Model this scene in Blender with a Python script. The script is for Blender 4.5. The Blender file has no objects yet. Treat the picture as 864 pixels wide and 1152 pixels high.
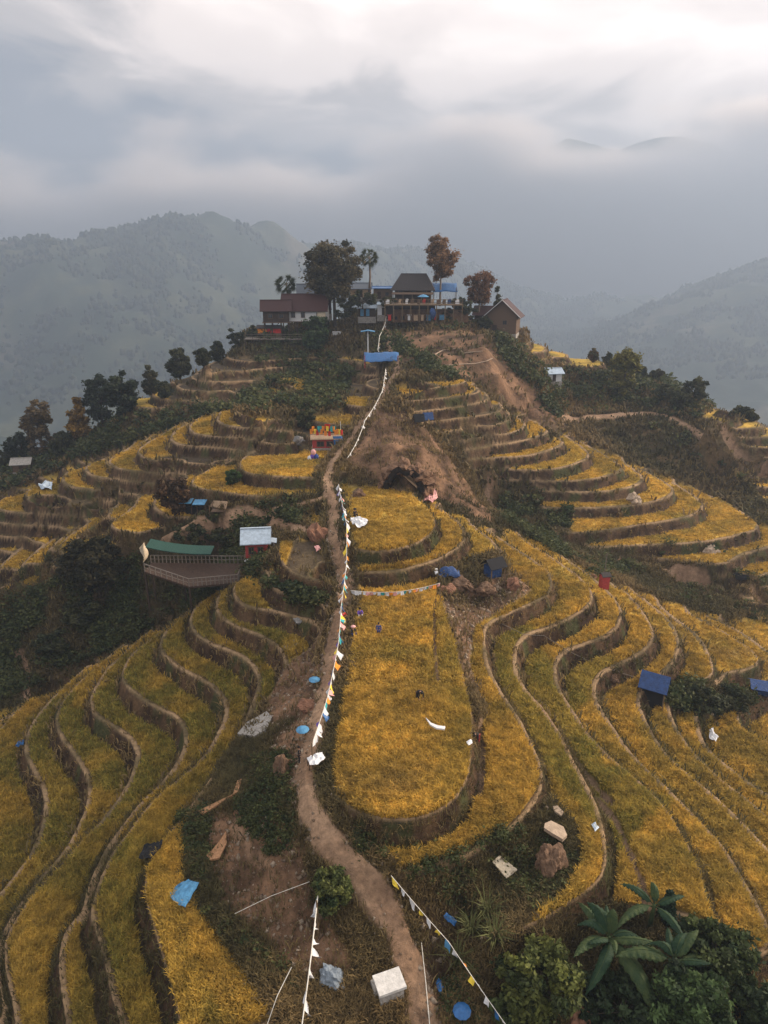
SUN_STRENGTH = 5.0; HAZE = 0.0005; EXPO = 1.02
import bpy, bmesh, math, random
import numpy as np
from mathutils import Vector, Matrix, Euler
rng = np.random.default_rng(7); random.seed(7)
sc = bpy.context.scene
COL = sc.collection

# ---------------------------------------------------------------- camera
PITCH = math.radians(19.8); FPX = 768.0; CAMZ = 60.0; STEP = 1.6; BASE = 27.0
CP, SP = math.cos(PITCH), math.sin(PITCH)
cam = bpy.data.objects.new('camera', bpy.data.cameras.new('camera')); COL.objects.link(cam)
cam.data.sensor_fit = 'VERTICAL'; cam.data.sensor_height = 36.0; cam.data.lens = 24.0
cam.data.clip_start = 0.5; cam.data.clip_end = 20000
cam.location = (0, 0, CAMZ); cam.rotation_euler = (math.pi/2 - PITCH, 0, 0)
sc.camera = cam

def ray(px, py):
    u = (px-432)/FPX; v = (576-py)/FPX
    return np.array([u, CP + v*SP, -SP + v*CP])
def at_z(px, py, z):
    d = ray(px, py); t = (z-CAMZ)/d[2]
    return d*t + np.array([0, 0, CAMZ])
def lev(L): return BASE + STEP*L
def to_px(x, y, z):
    zz = z-CAMZ
    dep = y*CP - zz*SP; up = y*SP + zz*CP
    return 432 + FPX*x/dep, 576 - FPX*up/dep

# ---------------------------------------------------------------- noise
_R = rng.random((256, 256)).astype(np.float32)
def vnoise(x, y, s=1.0, o=0):
    x = np.asarray(x)/s + 31.7*o + 500; y = np.asarray(y)/s + 17.3*o + 500
    xi = np.floor(x).astype(int); yi = np.floor(y).astype(int)
    fx = x-xi; fy = y-yi; fx = fx*fx*(3-2*fx); fy = fy*fy*(3-2*fy)
    a = _R[xi & 255, yi & 255]; b = _R[(xi+1) & 255, yi & 255]
    c = _R[xi & 255, (yi+1) & 255]; d = _R[(xi+1) & 255, (yi+1) & 255]
    return (a*(1-fx)+b*fx)*(1-fy) + (c*(1-fx)+d*fx)*fy
def fbm(x, y, s, n=4, o=0):
    t = 0; a = 0.5; tot = 0
    for i in range(n):
        t = t + a*vnoise(x, y, s/(2**i), o+i*3); tot += a; a *= 0.55
    return t/tot
def sstep(a, b, x):
    t = np.clip((x-a)/(b-a), 0, 1); return t*t*(3-2*t)

# ---------------------------------------------------------------- terrace lips: (level, photo outline)
LIPS = [
 # main rounded field, its upper rings
 (0,[(366,850),(368,880),(385,905),(420,922),(450,925),(480,920),(511,902),(526,874),(528,844),(530,805),(523,780),(515,740),(503,700),(495,676),(531,659),(568,638),(565,625),(555,610),(540,598),(530,591)]),
 (1,[(393,646),(401,645),(439,645),(474,638),(508,624),(524,609),(522,595),(508,581),(487,569)]),
 (2,[(388,612),(394,617),(415,622),(439,621),(467,614),(487,600),(489,584),(477,569),(467,560),(450,552),(420,548),(402,550),(395,562),(390,585),(388,612)]),
 (-1,[(430,985),(455,985),(480,979),(505,971),(531,961),(551,948),(577,935),(602,902),(610,882),(607,861),(595,833),(582,808),(561,778),(549,753),(544,727),(544,709),(554,699),(577,689),(607,676),(620,666),(619,648),(607,636),(582,620),(560,606),(548,597)]),
 (-2,[(560,1055),(590,1045),(620,1032),(648,1012),(676,992),(681,967),(680,950),(674,922),(660,886),(643,858),(628,824),(610,798),(592,780),(582,763),(578,743),(582,727),(592,715),(612,709),(633,702),(658,687),(667,676),(663,661),(643,643),(612,623),(595,612)]),
 (-3,[(780,1150),(815,1110),(823,1083),(812,1052),(792,1020),(787,984),(772,950),(750,915),(731,893),(707,872),(684,853),(660,827),(643,800),(628,778),(623,755),(628,740),(638,732),(660,725),(684,717),(696,704),(700,690),(692,675),(675,658),(655,642),(640,633)]),
 (-4,[(878,1070),(864,1049),(846,1012),(828,980),(813,955),(787,926),(759,898),(731,872),(705,846),(691,823),(674,799),(667,782),(669,766),(681,755),(707,745),(728,731),(736,719),(731,703),(719,684),(705,667),(690,660)]),
 (-5,[(885,980),(864,959),(856,950),(830,924),(802,896),(771,872),(750,853),(731,825),(719,799),(717,785),(731,771),(754,752),(764,733),(762,714),(752,698),(736,684),(722,673)]),
 (-6,[(885,940),(864,922),(839,900),(811,879),(783,853),(764,827),(750,799),(755,785),(773,773),(790,768),(803,762),(802,748),(792,726),(778,710),(754,694),(740,680)]),
 (-7,[(885,912),(864,898),(835,879),(811,860),(795,846),(785,827),(782,804),(790,787),(808,768),(816,759),(849,753),(854,743),(847,733),(825,719),(802,705),(773,690)]),
 (-8,[(885,850),(864,837),(830,834),(808,824),(806,812),(818,800),(845,790),(866,775),(876,745),(864,735),(840,717),(810,701),(795,694)]),
 # left foreground
 (1,[(316,612),(314,626),(321,640),(342,652),(374,655)]),
 (0,[(303,645),(300,655),(307,664),(328,672),(358,678),(368,690)]),
 (-1,[(285,650),(272,652),(263,660),(263,671),(269,679),(282,686),(307,688),(333,696),(356,701),(366,716)]),
 (-3,[(252,664),(238,671),(223,681),(213,696),(216,711),(231,723),(254,732),(272,739),(284,750),(292,762),(291,778),(282,798),(277,813),(258,850),(230,890),(205,925),(185,950),(165,983),(165,1011),(176,1047),(186,1082),(196,1113),(204,1152),(212,1190)]),
 (-4,[(228,676),(212,690),(190,708),(181,720),(181,734),(188,742),(205,755),(231,767),(246,779),(255,793),(254,811),(246,826),(240,838),(226,858),(212,870),(168,905),(148,935),(129,958),(113,990),(101,1029),(109,1049),(117,1072),(125,1113),(137,1152),(150,1190)]),
 (-5,[(205,692),(177,715),(150,735),(138,753),(138,768),(153,783),(178,798),(201,808),(210,824),(209,844),(199,864),(178,888),(160,903),(140,930),(121,956),(104,992),(96,1022),(98,1035)]),
 (-6,[(172,707),(145,730),(117,758),(107,775),(101,792),(106,805),(128,819),(148,832),(156,848),(154,862),(145,884),(122,918),(100,940),(78,965),(50,993),(28,1021),(13,1044),(5,1062),(6,1093),(13,1126),(20,1155),(30,1190)]),
 (-7,[(140,724),(102,757),(76,782),(64,803),(64,825),(84,849),(97,870),(102,887),(99,910),(87,936),(72,963),(46,990),(24,1018),(9,1041),(0,1062),(0,1093),(6,1126),(12,1155)]),
 (-8,[(100,748),(71,775),(51,796),(33,821),(27,845),(38,867),(51,890),(53,913),(48,936),(38,962),(15,991),(0,1007),(-15,1030)]),
 (-9,[(40,785),(15,805),(-8,830),(-12,860),(-20,940)]),
 # left middle ridge behind the footbridge
 (3,[(360,537),(330,538),(300,536),(278,534),(269,525),(275,513),(300,503),(318,499)]),
 (2,[(358,557),(300,560),(260,557),(222,551),(212,542),(236,529),(262,519)]),
 (3,[(276,512),(300,503),(318,499),(335,499),(350,507),(358,518),(362,528)]),
 (2,[(250,552),(262,550)]),
 (2,[(262,519),(240,527),(226,535)]),
 (0,[(200,588),(187,580),(174,574),(172,565),(182,556)]),
 (-1,[(176,596),(172,597),(156,602),(139,600),(125,594),(125,589),(149,572)]),
 (-2,[(140,613),(118,617),(98,616),(84,610),(92,600),(118,584)]),
 (-3,[(110,630),(92,630),(72,626),(63,617),(78,603),(102,588)]),
 (-4,[(98,643),(84,643),(71,643),(51,637),(47,627),(67,607),(92,592)]),
 (-5,[(40,652),(28,655),(20,656),(12,650),(24,635),(39,623),(60,607)]),
 (-6,[(10,665),(-5,668),(-12,655),(5,632),(25,617)]),
 # far left ridge, noses
 (6,[(268,457),(264,464),(278,469),(300,471),(330,474)]),
 (5,[(248,464),(242,474),(257,481),(290,483),(325,486)]),
 (4,[(218,475),(211,483),(222,491),(264,493),(300,499)]),
 (3,[(198,484),(190,495),(201,502),(243,504),(275,509)]),
 (2,[(166,499),(154,508),(160,516),(181,521),(226,522),(255,524)]),
 (1,[(130,512),(121,520),(128,527),(149,532),(208,534)]),
 (0,[(102,521),(94,529),(104,537),(132,541),(180,546)]),
 (-1,[(76,531),(68,541),(76,549),(115,553),(160,558)]),
 (-2,[(36,548),(28,558),(35,567),(87,570),(130,572)]),
 (-3,[(5,560),(-6,568),(0,577),(50,580),(95,582)]),
 (-4,[(-30,575),(-34,585),(0,590),(40,593),(70,594)]),
 # upper left slopes
 (3,[(160,446),(150,450),(141,457),(160,460),(187,459),(205,462)]),
 (4,[(185,440),(168,443),(178,450),(210,452),(240,452)]),
 (5,[(205,432),(196,436),(215,441),(260,440)]),
 (6,[(222,420),(212,426),(235,431),(300,428),(345,424)]),
 (7,[(240,408),(228,414),(250,420),(310,414),(350,412)]),
 (8,[(265,398),(250,403),(280,408),(330,404),(365,402),(410,408)]),
 (6,[(350,434),(395,432),(425,434)]),
 (7,[(360,425),(390,421),(430,424)]),
 # terraces stepping down right of the summit path
 (8,[(454,440),(488,438),(523,432),(524,428),(505,427)]),
 (7,[(457,452),(500,449),(537,444),(541,439),(530,434)]),
 (6,[(466,464),(500,461),(545,454),(551,447),(542,441)]),
 (5,[(476,476),(523,471),(562,465),(567,457),(555,449)]),
 (4,[(481,489),(523,484),(560,480),(574,471),(574,465),(562,457)]),
 (3,[(520,492),(560,491),(581,487),(593,480),(585,472),(576,467)]),
 (2,[(520,502),(560,502),(588,497),(613,490),(618,483),(606,477),(592,471)]),
 (1,[(535,517),(588,515),(616,508),(634,501),(632,494),(616,485)]),
 (0,[(513,531),(560,529),(613,531),(644,524),(664,515),(659,506),(636,491)]),
 (-1,[(533,543),(580,541),(616,543),(666,541),(697,532),(701,526),(676,510),(650,496)]),
 (-2,[(600,553),(662,555),(701,552),(724,543),(722,535),(703,522)]),
 (-3,[(600,570),(630,573),(701,571),(743,564),(759,555),(754,546),(722,529)]),
 (-4,[(595,590),(641,604),(701,594),(771,584),(794,572),(785,561),(757,544)]),
 (-5,[(640,616),(664,617),(780,612),(817,606),(851,597),(853,590),(825,571),(795,557)]),
 (-6,[(690,636),(810,636),(821,634),(832,625),(864,617),(885,610)]),
 (-7,[(740,654),(757,656),(836,661),(851,651),(864,646),(885,642)]),
 (-8,[(800,676),(817,679),(864,680),(885,680)]),
 (-9,[(825,690),(864,703),(885,708)]),
 # right rear ridges
 (9,[(580,392),(593,389),(596,383),(585,379)]),
 (8,[(600,396),(611,397),(617,392),(603,387)]),
 (7,[(618,401),(637,404),(640,399),(625,396)]),
 (6,[(625,411),(650,414),(676,413),(683,408),(660,404)]),
 (3,[(712,431),(740,432),(750,430),(746,426)]),
 (1,[(655,463),(700,465),(722,461),(716,455)]),
 (2,[(795,473),(820,473),(833,471),(829,466),(805,459)]),
 (1,[(800,483),(845,483),(860,481),(855,476),(838,470)]),
 (0,[(800,493),(864,493),(880,491),(872,484)]),
 (-1,[(812,503),(864,505),(885,504)]),
 (-2,[(825,516),(864,518),(885,518)]),
 (-3,[(826,533),(864,535),(885,535)]),
]
# plain ground heights: (photo x, photo y, level)
DOTS = [
 (475,1150,-3.3),(455,1100,-2.6),(500,1100,-3.6),(560,1140,-4.2),(400,1130,-2.9),(330,1080,-2.7),(300,1140,-2.9),(260,1185,-2.95),(360,1190,-2.95),(270,1000,-2.7),(320,1000,-2.0),(360,1040,-2.4),
 (240,960,-3),(300,900,-1.6),(330,800,-1.2),(310,850,-1.7),(250,1090,-2.95),(340,740,-1.6),(290,830,-2.6),(640,1100,-4.6),(720,1140,-4.6),(700,1060,-3.8),
 (600,975,-2.0),(560,1000,-2.3),(520,1040,-2.8),(640,955,-1.7),(850,1130,-5),
 (520,640,-.1),(520,675,-.8),(540,680,-1),(530,720,-1),
 (288,632,-.5),(320,600,0),(345,585,1),(310,572,1.2),(250,572,1.2),(225,578,.8),(200,600,-1),(340,565,1.75),(300,590,-.2),(240,612,-2.5),(250,632,-3.5),
 (200,660,-6.2),(150,680,-7.5),(120,650,-7),(60,700,-9.5),(20,750,-11),(120,710,-9.5),(240,655,-5),(60,672,-8),(20,690,-9.5),
 (455,535,3.2),(440,500,5),(430,470,6.2),(470,500,4.8),(490,530,3),(500,565,.8),(520,585,.2),(470,470,6),(530,560,-1),(545,575,-2),(500,510,3.6),(450,520,4),(452,450,6.8),
 (575,590,-3.8),(610,606,-5),(650,625,-6),(700,648,-7),(760,668,-8.2),(820,690,-9.7),(556,565,-2.6),(560,545,-1.8),(520,520,1.5),(530,540,0),(590,560,-2.8),(600,580,-3.8),(330,622,1.05),(350,638,1.05),(362,625,1.2),(345,610,1.15),(440,580,2.02),(410,600,2.02),
 (300,440,6),(330,445,6),(340,460,5.8),(300,455,5.9),(370,470,5.5),(370,450,6),(390,440,6.5),(350,485,4.5),(335,500,3.6),
 (430,402,9.4),(455,398,9.6),(480,378,11.5),(520,378,11.5),(505,400,10),(490,420,8.8),(545,390,10.8),(560,420,8),(590,440,5.5),(560,440,6.2),(600,460,3.2),(610,475,2),(600,410,8),(640,440,3.0),
 (300,378,10.7),(340,376,10.8),(380,380,10.6),(430,375,11.2),(280,385,9.8),(400,352,13.2),(375,365,11.8),(410,370,11.6),(435,355,13.0),(500,362,12.8),(550,374,12),(575,380,11.3),
 (230,410,8.2),(165,450,2.6),(100,492,-2.5),(50,512,-5),(0,530,-7),(-60,560,-10),(120,475,-.6),(200,425,5.6),(60,530,-5.5),(20,545,-6.5),(-30,560,-8),(140,490,-2),
 (648,469,.7),(683,467,.9),(729,464,1),(690,458,1.2),(650,430,4),(700,440,3),(760,450,2.5),(640,420,5.2),(620,420,5.6),(770,445,2.6),
 (700,500,-2),(740,520,-3.3),(780,520,-3.2),(660,490,-.8),(700,480,-.2),(760,490,-1),(790,500,-1.5),(800,540,-5),(850,560,-6.5),(770,540,-4.6),(800,560,-6),(740,480,0),(845,545,-5),(864,560,-6.2),(820,550,-5.6),
 (790,462,1.6),(750,432,3),
]
# ground hidden behind the ridges: (x, y, level) in metres
HID = [(-8,192,14),(12,192,14),(0,182,14),(20,182,13.6),(-22,186,12.6),(35,180,12),(-35,182,11),(0,225,-6),(40,225,-10),(-40,225,-8),(80,225,-14),(-80,210,-20),(-120,190,-26),(120,220,-22),
 (-110,175,-18),(-80,175,-8),(-150,150,-22),(150,190,-20),(60,205,-4),(95,205,-8),(-60,200,-6),(140,160,-10),(110,185,-6),
 (-40,136,2),(-60,134,-6),(-80,130,-12),(-25,134,5),(-100,128,-16),
 (-55,104,-5.8),(-45,105,-4.1),(-35,105,-2.8),(-70,100,-12),(-25,106,1.2),(-85,92,-14),
 (-40,74,-13),(-55,70,-15),(-30,78,-10),(-70,72,-17),(-40,45,-11.5),(-60,50,-16),(-34,34,-10),(-26,20,-9),(-12,14,-6),(12,14,-6),(28,18,-7),
 (60,60,-11),(70,70,-13),(45,40,-8.5),(40,30,-8),(0,12,-6.5),(90,100,-13),(110,110,-12),(100,80,-14)]
PATHS = [ # (half width m, [(px,py,level)...])
 (.8,[(484,1190,-3.6),(475,1150,-3.2),(470,1110,-2.8),(455,1060,-2.2),(430,1010,-1.5),(400,978,-1.0),(372,945,-.5),(352,915,-.15),(343,885,0),(344,862,0),(352,835,0),(362,790,0),(370,750,0),(378,700,0),(389,672,0),(386,645,.4),(378,620,1),(372,600,1.4),(375,580,1.9),(378,565,2.2),(368,545,2.7),(368,530,3.1),(380,510,3.7),(395,495,4.3),(402,482,4.9),(415,466,5.7),(430,452,6.4),(438,432,7.4),(446,418,8.4),(450,406,9.2),(440,392,10.2),(436,378,11),(432,362,12.4)]),
 (.7,[(372,600,1.4),(352,600,1.3),(335,592,1.1),(315,587,.4),(298,592,0),(290,615,-.4)]),
 (.6,[(365,560,2.1),(340,566,1.75),(310,572,1.2),(270,574,1.1),(235,582,.6),(205,592,0),(180,600,-.6)]),
 (1.2,[(633,478,.1),(648,470,.7),(683,467,.9),(729,464,1)]),
 (.8,[(729,464,1),(760,470,.6),(790,490,-.6),(820,520,-3),(840,541,-5),(852,548,-5.6),(866,562,-6.4)]),
 (.6,[(551,550,-1.9),(548,562,-2.6),(556,576,-3.2),(575,590,-3.8),(600,600,-4.6),(625,614,-5.4)]),
 (.8,[(700,640,-6.8),(740,652,-7.6),(780,664,-8.4),(820,680,-9.4),(870,700,-11)]),
 (.5,[(10,600+148,-10.5),(22,735,-10.2),(34,760,-10.6),(28,790,-11.5)]),
]
NT, NR = 1240, 1120
TH0, TH1 = math.radians(-52), math.radians(52)
R0, R1 = 12.5, 360.0
th = np.linspace(TH0, TH1, NT); lr = np.linspace(math.log(R0), math.log(R1), NR)
dth = th[1]-th[0]; dlr = lr[1]-lr[0]
rad = np.exp(lr)
GX = (rad[:, None]*np.sin(th)[None, :]); GY = (rad[:, None]*np.cos(th)[None, :])
def cell(x, y, nt=NT, nr=NR):
    t = math.atan2(x, y); r = math.log(max(math.hypot(x, y), 1e-3))
    return (r-lr[0])/(lr[-1]-lr[0])*(nr-1), (t-TH0)/(TH1-TH0)*(nt-1)
def smooth_line(P, it=2):
    P = [np.array(p, float) for p in P]
    for _ in range(it):
        Q = [P[0]]
        for a, b in zip(P[:-1], P[1:]):
            Q += [a*.75+b*.25, a*.25+b*.75]
        Q.append(P[-1]); P = Q
    return np.array(P)
CON = []                                             # (x, y, level) pins
LIPW = []
for L, pl in LIPS:
    P = smooth_line([(a, b) for a, b in pl])
    W = np.array([at_z(a, b, lev(L))[:2] for a, b in P]); LIPW.append((L, W))
    for a, b in zip(W[:-1], W[1:]):
        n = max(2, int(np.hypot(*(b-a))/(0.0007*np.hypot(*a)))+1)
        for t in np.linspace(0, 1, n): CON.append((*(a*(1-t)+b*t), L))
PATHW = []
for hw, pl in PATHS:
    W = np.array([at_z(a, b, lev(L)) for a, b, L in smooth_line(pl)]); PATHW.append((hw, W))
    for a, b in zip(W[:-1], W[1:]):
        n = max(2, int(np.hypot(*(b-a)[:2])/(0.002*np.hypot(*a[:2])))+1)
        for t in np.linspace(0, 1, n):
            p = a*(1-t)+b*t; CON.append((p[0], p[1], (p[2]-BASE)/STEP))
for a, b, L in DOTS:
    p = at_z(a, b, lev(L)); CON.append((p[0], p[1], L))
    rr = np.hypot(p[0], p[1])*.006
    for q in range(6): CON.append((p[0]+rr*math.cos(q), p[1]+rr*math.sin(q), L))
for x, y, L in HID:
    for q in range(8): CON.append((x+1.5*math.cos(q), y+1.5*math.sin(q), L))
for t in np.linspace(TH0, TH1, 900): CON.append((R1*math.sin(t), R1*math.cos(t), -55))
CON = np.array(CON)
ct = (np.arctan2(CON[:, 0], CON[:, 1])-TH0)/(TH1-TH0); cr = (np.log(np.hypot(CON[:, 0], CON[:, 1]))-lr[0])/(lr[-1]-lr[0])
ok = (ct >= 0) & (ct <= 1) & (cr >= 0) & (cr <= 1); ct, cr, cv = ct[ok], cr[ok], CON[ok, 2]
def resize(A, nr, nt):
    i = np.linspace(0, A.shape[0]-1, nr); j = np.linspace(0, A.shape[1]-1, nt)
    i0 = np.minimum(i.astype(int), A.shape[0]-2); j0 = np.minimum(j.astype(int), A.shape[1]-2)
    fi = (i-i0)[:, None]; fj = (j-j0)[None, :]
    B = A[i0]*(1-fi)+A[i0+1]*fi
    return B[:, j0]*(1-fj)+B[:, j0+1]*fj
F = None
for k, its in ((32, 600), (16, 500), (8, 450), (4, 450), (2, 350), (1, 130)):
    nr, nt = (NR-1)//k+1, (NT-1)//k+1
    F = np.full((nr, nt), -8.0) if F is None else resize(F, nr, nt)
    I = np.rint(cr*(nr-1)).astype(int); J = np.rint(ct*(nt-1)).astype(int)
    S = np.zeros((nr, nt)); N = np.zeros((nr, nt))
    np.add.at(S, (I, J), cv); np.add.at(N, (I, J), 1)
    M = N > 0; V = np.where(M, S/np.maximum(N, 1), 0)
    wr = 1/(dlr*(NR-1)/(nr-1))**2; wt = 1/(dth*(NT-1)/(nt-1))**2; wr, wt = wr/(2*(wr+wt)), wt/(2*(wr+wt))
    for _ in range(its):
        F[M] = V[M]
        P = np.pad(F, 1, mode='edge')
        G = wr*(P[:-2, 1:-1]+P[2:, 1:-1]) + wt*(P[1:-1, :-2]+P[1:-1, 2:])
        F = G
    F[M] = V[M]
for _ in range(3):
    P = np.pad(F, 1, mode='edge'); F = (4*F+P[:-2, 1:-1]+P[2:, 1:-1]+P[1:-1, :-2]+P[1:-1, 2:])/8
F = F.astype(np.float64)
# gradient in levels per metre
gr = np.gradient(F, dlr, axis=0)/rad[:, None]; gt = np.gradient(F, dth, axis=1)/rad[:, None]
GM = np.hypot(gr, gt)
P = np.pad(GM, 1, mode='edge'); GM = (2*GM+P[:-2, 1:-1]+P[2:, 1:-1]+P[1:-1, :-2]+P[1:-1, 2:])/6
GM = np.maximum(GM, 0.012)
ZS = BASE+STEP*F
PX, PY = to_px(GX, GY, ZS)
def inpoly(poly, X=None, Y=None):
    X = PX if X is None else X; Y = PY if Y is None else Y
    r = np.zeros(X.shape, bool); n = len(poly)
    for i in range(n):
        x0, y0 = poly[i]; x1, y1 = poly[(i+1) % n]
        if y0 == y1: continue
        c = ((y0 > Y) != (y1 > Y)) & (X < (x1-x0)*(Y-y0)/(y1-y0)+x0); r ^= c
    return r
def blur(A, n):
    A = A.astype(np.float32)
    for _ in range(n):
        P = np.pad(A, 1, mode='edge'); A = (P[:-2, 1:-1]+P[2:, 1:-1]+P[1:-1, :-2]+P[1:-1, 2:]+2*A)/6
    return A
RG = np.hypot(GX, GY)
ROUGH = [
 [(283,806),(296,785),(330,740),(352,722),(372,705),(385,720),(352,830),(345,900),(400,975),(440,1020),(480,1200),(318,1200),(308,1152),(284,1110),(254,1066),(224,1022),(205,985),(207,940),(250,860)],
 [(430,988),(480,984),(550,955),(600,915),(622,895),(650,930),(655,960),(640,1000),(600,1035),(560,1060),(600,1200),(470,1200)],
 [(560,1062),(640,1030),(690,1010),(760,1050),(810,1100),(830,1200),(560,1200)],
 [(490,640),(560,618),(572,640),(600,665),(560,690),(536,702),(529,740),(548,800),(538,810),(520,740),(502,690)],
 [(392,545),(388,515),(420,450),(452,440),(474,480),(520,492),(540,545),(570,600),(530,585),(490,562),(440,546)],
 [(420,385),(430,350),(600,372),(585,392),(640,440),(625,492),(598,470),(560,452),(530,427),(450,432)],
 [(-100,672),(30,662),(60,652),(95,645),(125,632),(176,600),(215,586),(330,555),(360,560),(345,590),(320,600),(303,640),(262,655),(150,720),(0,800),(-100,850)],
 [(-100,470),(140,470),(200,462),(260,455),(330,440),(390,440),(380,480),(340,498),(300,500),(260,455),(200,478),(100,515),(0,555),(-100,600)],
 [(250,400),(280,370),(440,340),(430,395),(370,400),(300,398)],
 [(620,410),(760,425),(800,455),(790,470),(830,520),(860,560),(880,600),(800,556),(700,515),(640,488),(625,450)],
 [(540,540),(600,545),(625,610),(700,625),(800,665),(870,700),(800,690),(690,655),(600,605),(560,592)],
 [(745,790),(760,770),(800,770),(850,785),(806,810),(790,800)],
]
T = np.ones(F.shape)
for p in ROUGH: T[inpoly(p)] = 0
T[RG > 205] = 0
# two of the rough belts only belong to their own range of distance
T[(RG < 118) & inpoly(ROUGH[7]) & (RG > 40)] = 1
TERR = blur(T, 5)
# distance to the path lines
def dist_to(W, lim=4.0):
    D = np.full(F.shape, 99.0, np.float32)
    for a, b in zip(W[:-1, :2], W[1:, :2]):
        m = (a+b)/2; rr = np.hypot(*(b-a))/2+lim
        ra = np.hypot(*m)
        i0, i1 = np.searchsorted(rad, [ra-rr, ra+rr]); tc = math.atan2(m[0], m[1]); dt = math.asin(min(.99, rr/ra))
        j0, j1 = np.searchsorted(th, [tc-dt, tc+dt])
        if i1 <= i0 or j1 <= j0: continue
        X = GX[i0:i1, j0:j1]; Y = GY[i0:i1, j0:j1]; d = b-a
        t = np.clip(((X-a[0])*d[0]+(Y-a[1])*d[1])/max(d@d, 1e-9), 0, 1)
        D[i0:i1, j0:j1] = np.minimum(D[i0:i1, j0:j1], np.hypot(X-a[0]-t*d[0], Y-a[1]-t*d[1]))
    return D
PATHM = np.zeros(F.shape, np.float32); MAINP = np.zeros(F.shape, np.float32)
for n, (hw, W) in enumerate(PATHW):
    D = dist_to(W) + (fbm(GX, GY, 1.3, 2, 5)-.5)*.6
    PATHM = np.maximum(PATHM, 1-sstep(hw-.25, hw+.25, D))
    near = 1-sstep(hw+.2, hw+1.4, D)
    TERR = TERR*(1-near)
LINEP = [(.22,-1,[(495,672),(488,700),(488,740),(492,790)]),(.3,-2,[(674,882),(691,898),(707,931),(719,960),(728,985),(735,1010)]),
 (.25,-1,[(500,700),(515,730),(535,790),(545,850),(540,900)]),(.3,-1.5,[(300,826),(283,860),(262,890),(263,920),(280,950),(300,965)]),
 (.3,-2,[(600,790),(640,830),(665,860),(690,885)]),(.3,-2.8,[(240,1025),(290,1080),(340,1120),(385,1152)])]
LINEM = np.zeros(F.shape, np.float32)
for hw, L, pl in LINEP:
    W = np.array([at_z(a, b, lev(L)) for a, b in smooth_line(pl)])
    LINEM = np.maximum(LINEM, 1-sstep(hw-.12, hw+.12, dist_to(W, 2)+(fbm(GX, GY, .9, 2, 8)-.5)*.3))
# ---- terrace profile
EPS = 0.03
Q = np.floor(F+EPS); fr = np.clip(F+EPS-Q, 0, 1)
RW = 0.75
w = np.clip(GM*RW*(.55+.95*fbm(GX, GY, 3.5, 3, 15)), 0.02, 0.62)                       # share of the level span taken by the riser above
ramp = sstep(0, 1, (fr-(1-w))/w)
d_lip = fr/GM                                        # metres in from the lip below
d_foot = (1-w-fr)/GM                                 # metres to the foot of the riser above
far = sstep(60, 170, RG)
lipw = .42+.20*far
bund = (1-sstep(lipw*.6, lipw*1.3, d_lip))*(.05+.24*fbm(GX, GY, 2.2, 3, 16))
HT = BASE+STEP*(Q+ramp*(1+0)) + bund*(1-ramp)
RISER = np.where(ramp > 0.02, sstep(0.0, .12, ramp), 0)*(1-sstep(.93, 1.0, ramp)*.6)
LIP = (1-sstep(lipw*.7, lipw*1.15, d_lip))*(1-sstep(0, .05, ramp))
RICE = sstep(lipw*1.0, lipw*1.3, d_lip)*sstep(.05, .3, d_foot)*(1-PATHM)*(1-LINEM)
flatm = (GM < 0.02)
TER0 = TERR.copy()
TERR = TERR*(1-sstep(1.3, 2.2, GM))                  # too steep to hold terraces
BARE = [
 [(330,610),(376,600),(378,660),(340,655),(318,645)],
 [(300,640),(375,655),(368,690),(330,675),(300,665)],
 [(150,425),(250,395),(430,395),(430,440),(300,450),(200,470),(150,470)],
 [(480,385),(560,395),(560,425),(480,430)],
]
GREENB = [(540,700),(600,700),(640,800),(700,900),(660,900),(600,830),(560,760)]
BAREM = np.zeros(F.shape)
for p in BARE: BAREM[inpoly(p)] = 1
# behind the noses the left ridges show fallow rows
LR = inpoly([(-60,600),(0,578),(60,563),(90,553),(110,546),(130,536),(152,531),(162,522),(187,508),(202,500),(227,488),(264,479),(282,471),(302,473),(350,466),(350,500),(270,520),(220,540),(100,590),(0,622)]) & (GY > 104) & (RG < 150)
BAREM[LR] = 1
RR = inpoly([(478,442),(540,436),(572,463),(560,480),(600,515),(610,545),(690,600),(600,600),(520,530)]) & (RG > 100)
BAREM[RR & (fbm(GX, GY, 10, 3, 9) > .56)] = 1
gold_top = inpoly([(450,426),(530,426),(530,441),(450,441)]); BAREM[gold_top] = 0
for p in ([(400,393),(380,400),(412,406),(430,398)],[(140,443),(190,440),(190,462),(140,468)],[(300,425),(345,425),(345,440),(300,440)]): BAREM[inpoly(p)] = 0
BAREM = blur(BAREM, 3)
RICE = RICE*(1-BAREM)*TERR
nz = fbm(GX, GY, 6, 5, 1)-.5; nf = fbm(GX, GY, 1.2, 4, 2)-.5; nm = fbm(GX, GY, 2.6, 3, 12)-.5
SMOOTH = ZS + (nz*2.2+nf*.6)*(1-PATHM*.97)*sstep(0, .6, GM+.15)
H = SMOOTH*(1-TERR)+HT*TERR
H = H + RISER*TERR*(nf*.55+nm*.25)
F_RIS = RISER*TERR
H = H + RICE*(.22+.22*nm+.20*nf)                     # standing crop
# cave mouth in the knoll
cvp = at_z(456, 556, lev(2.3))
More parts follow.
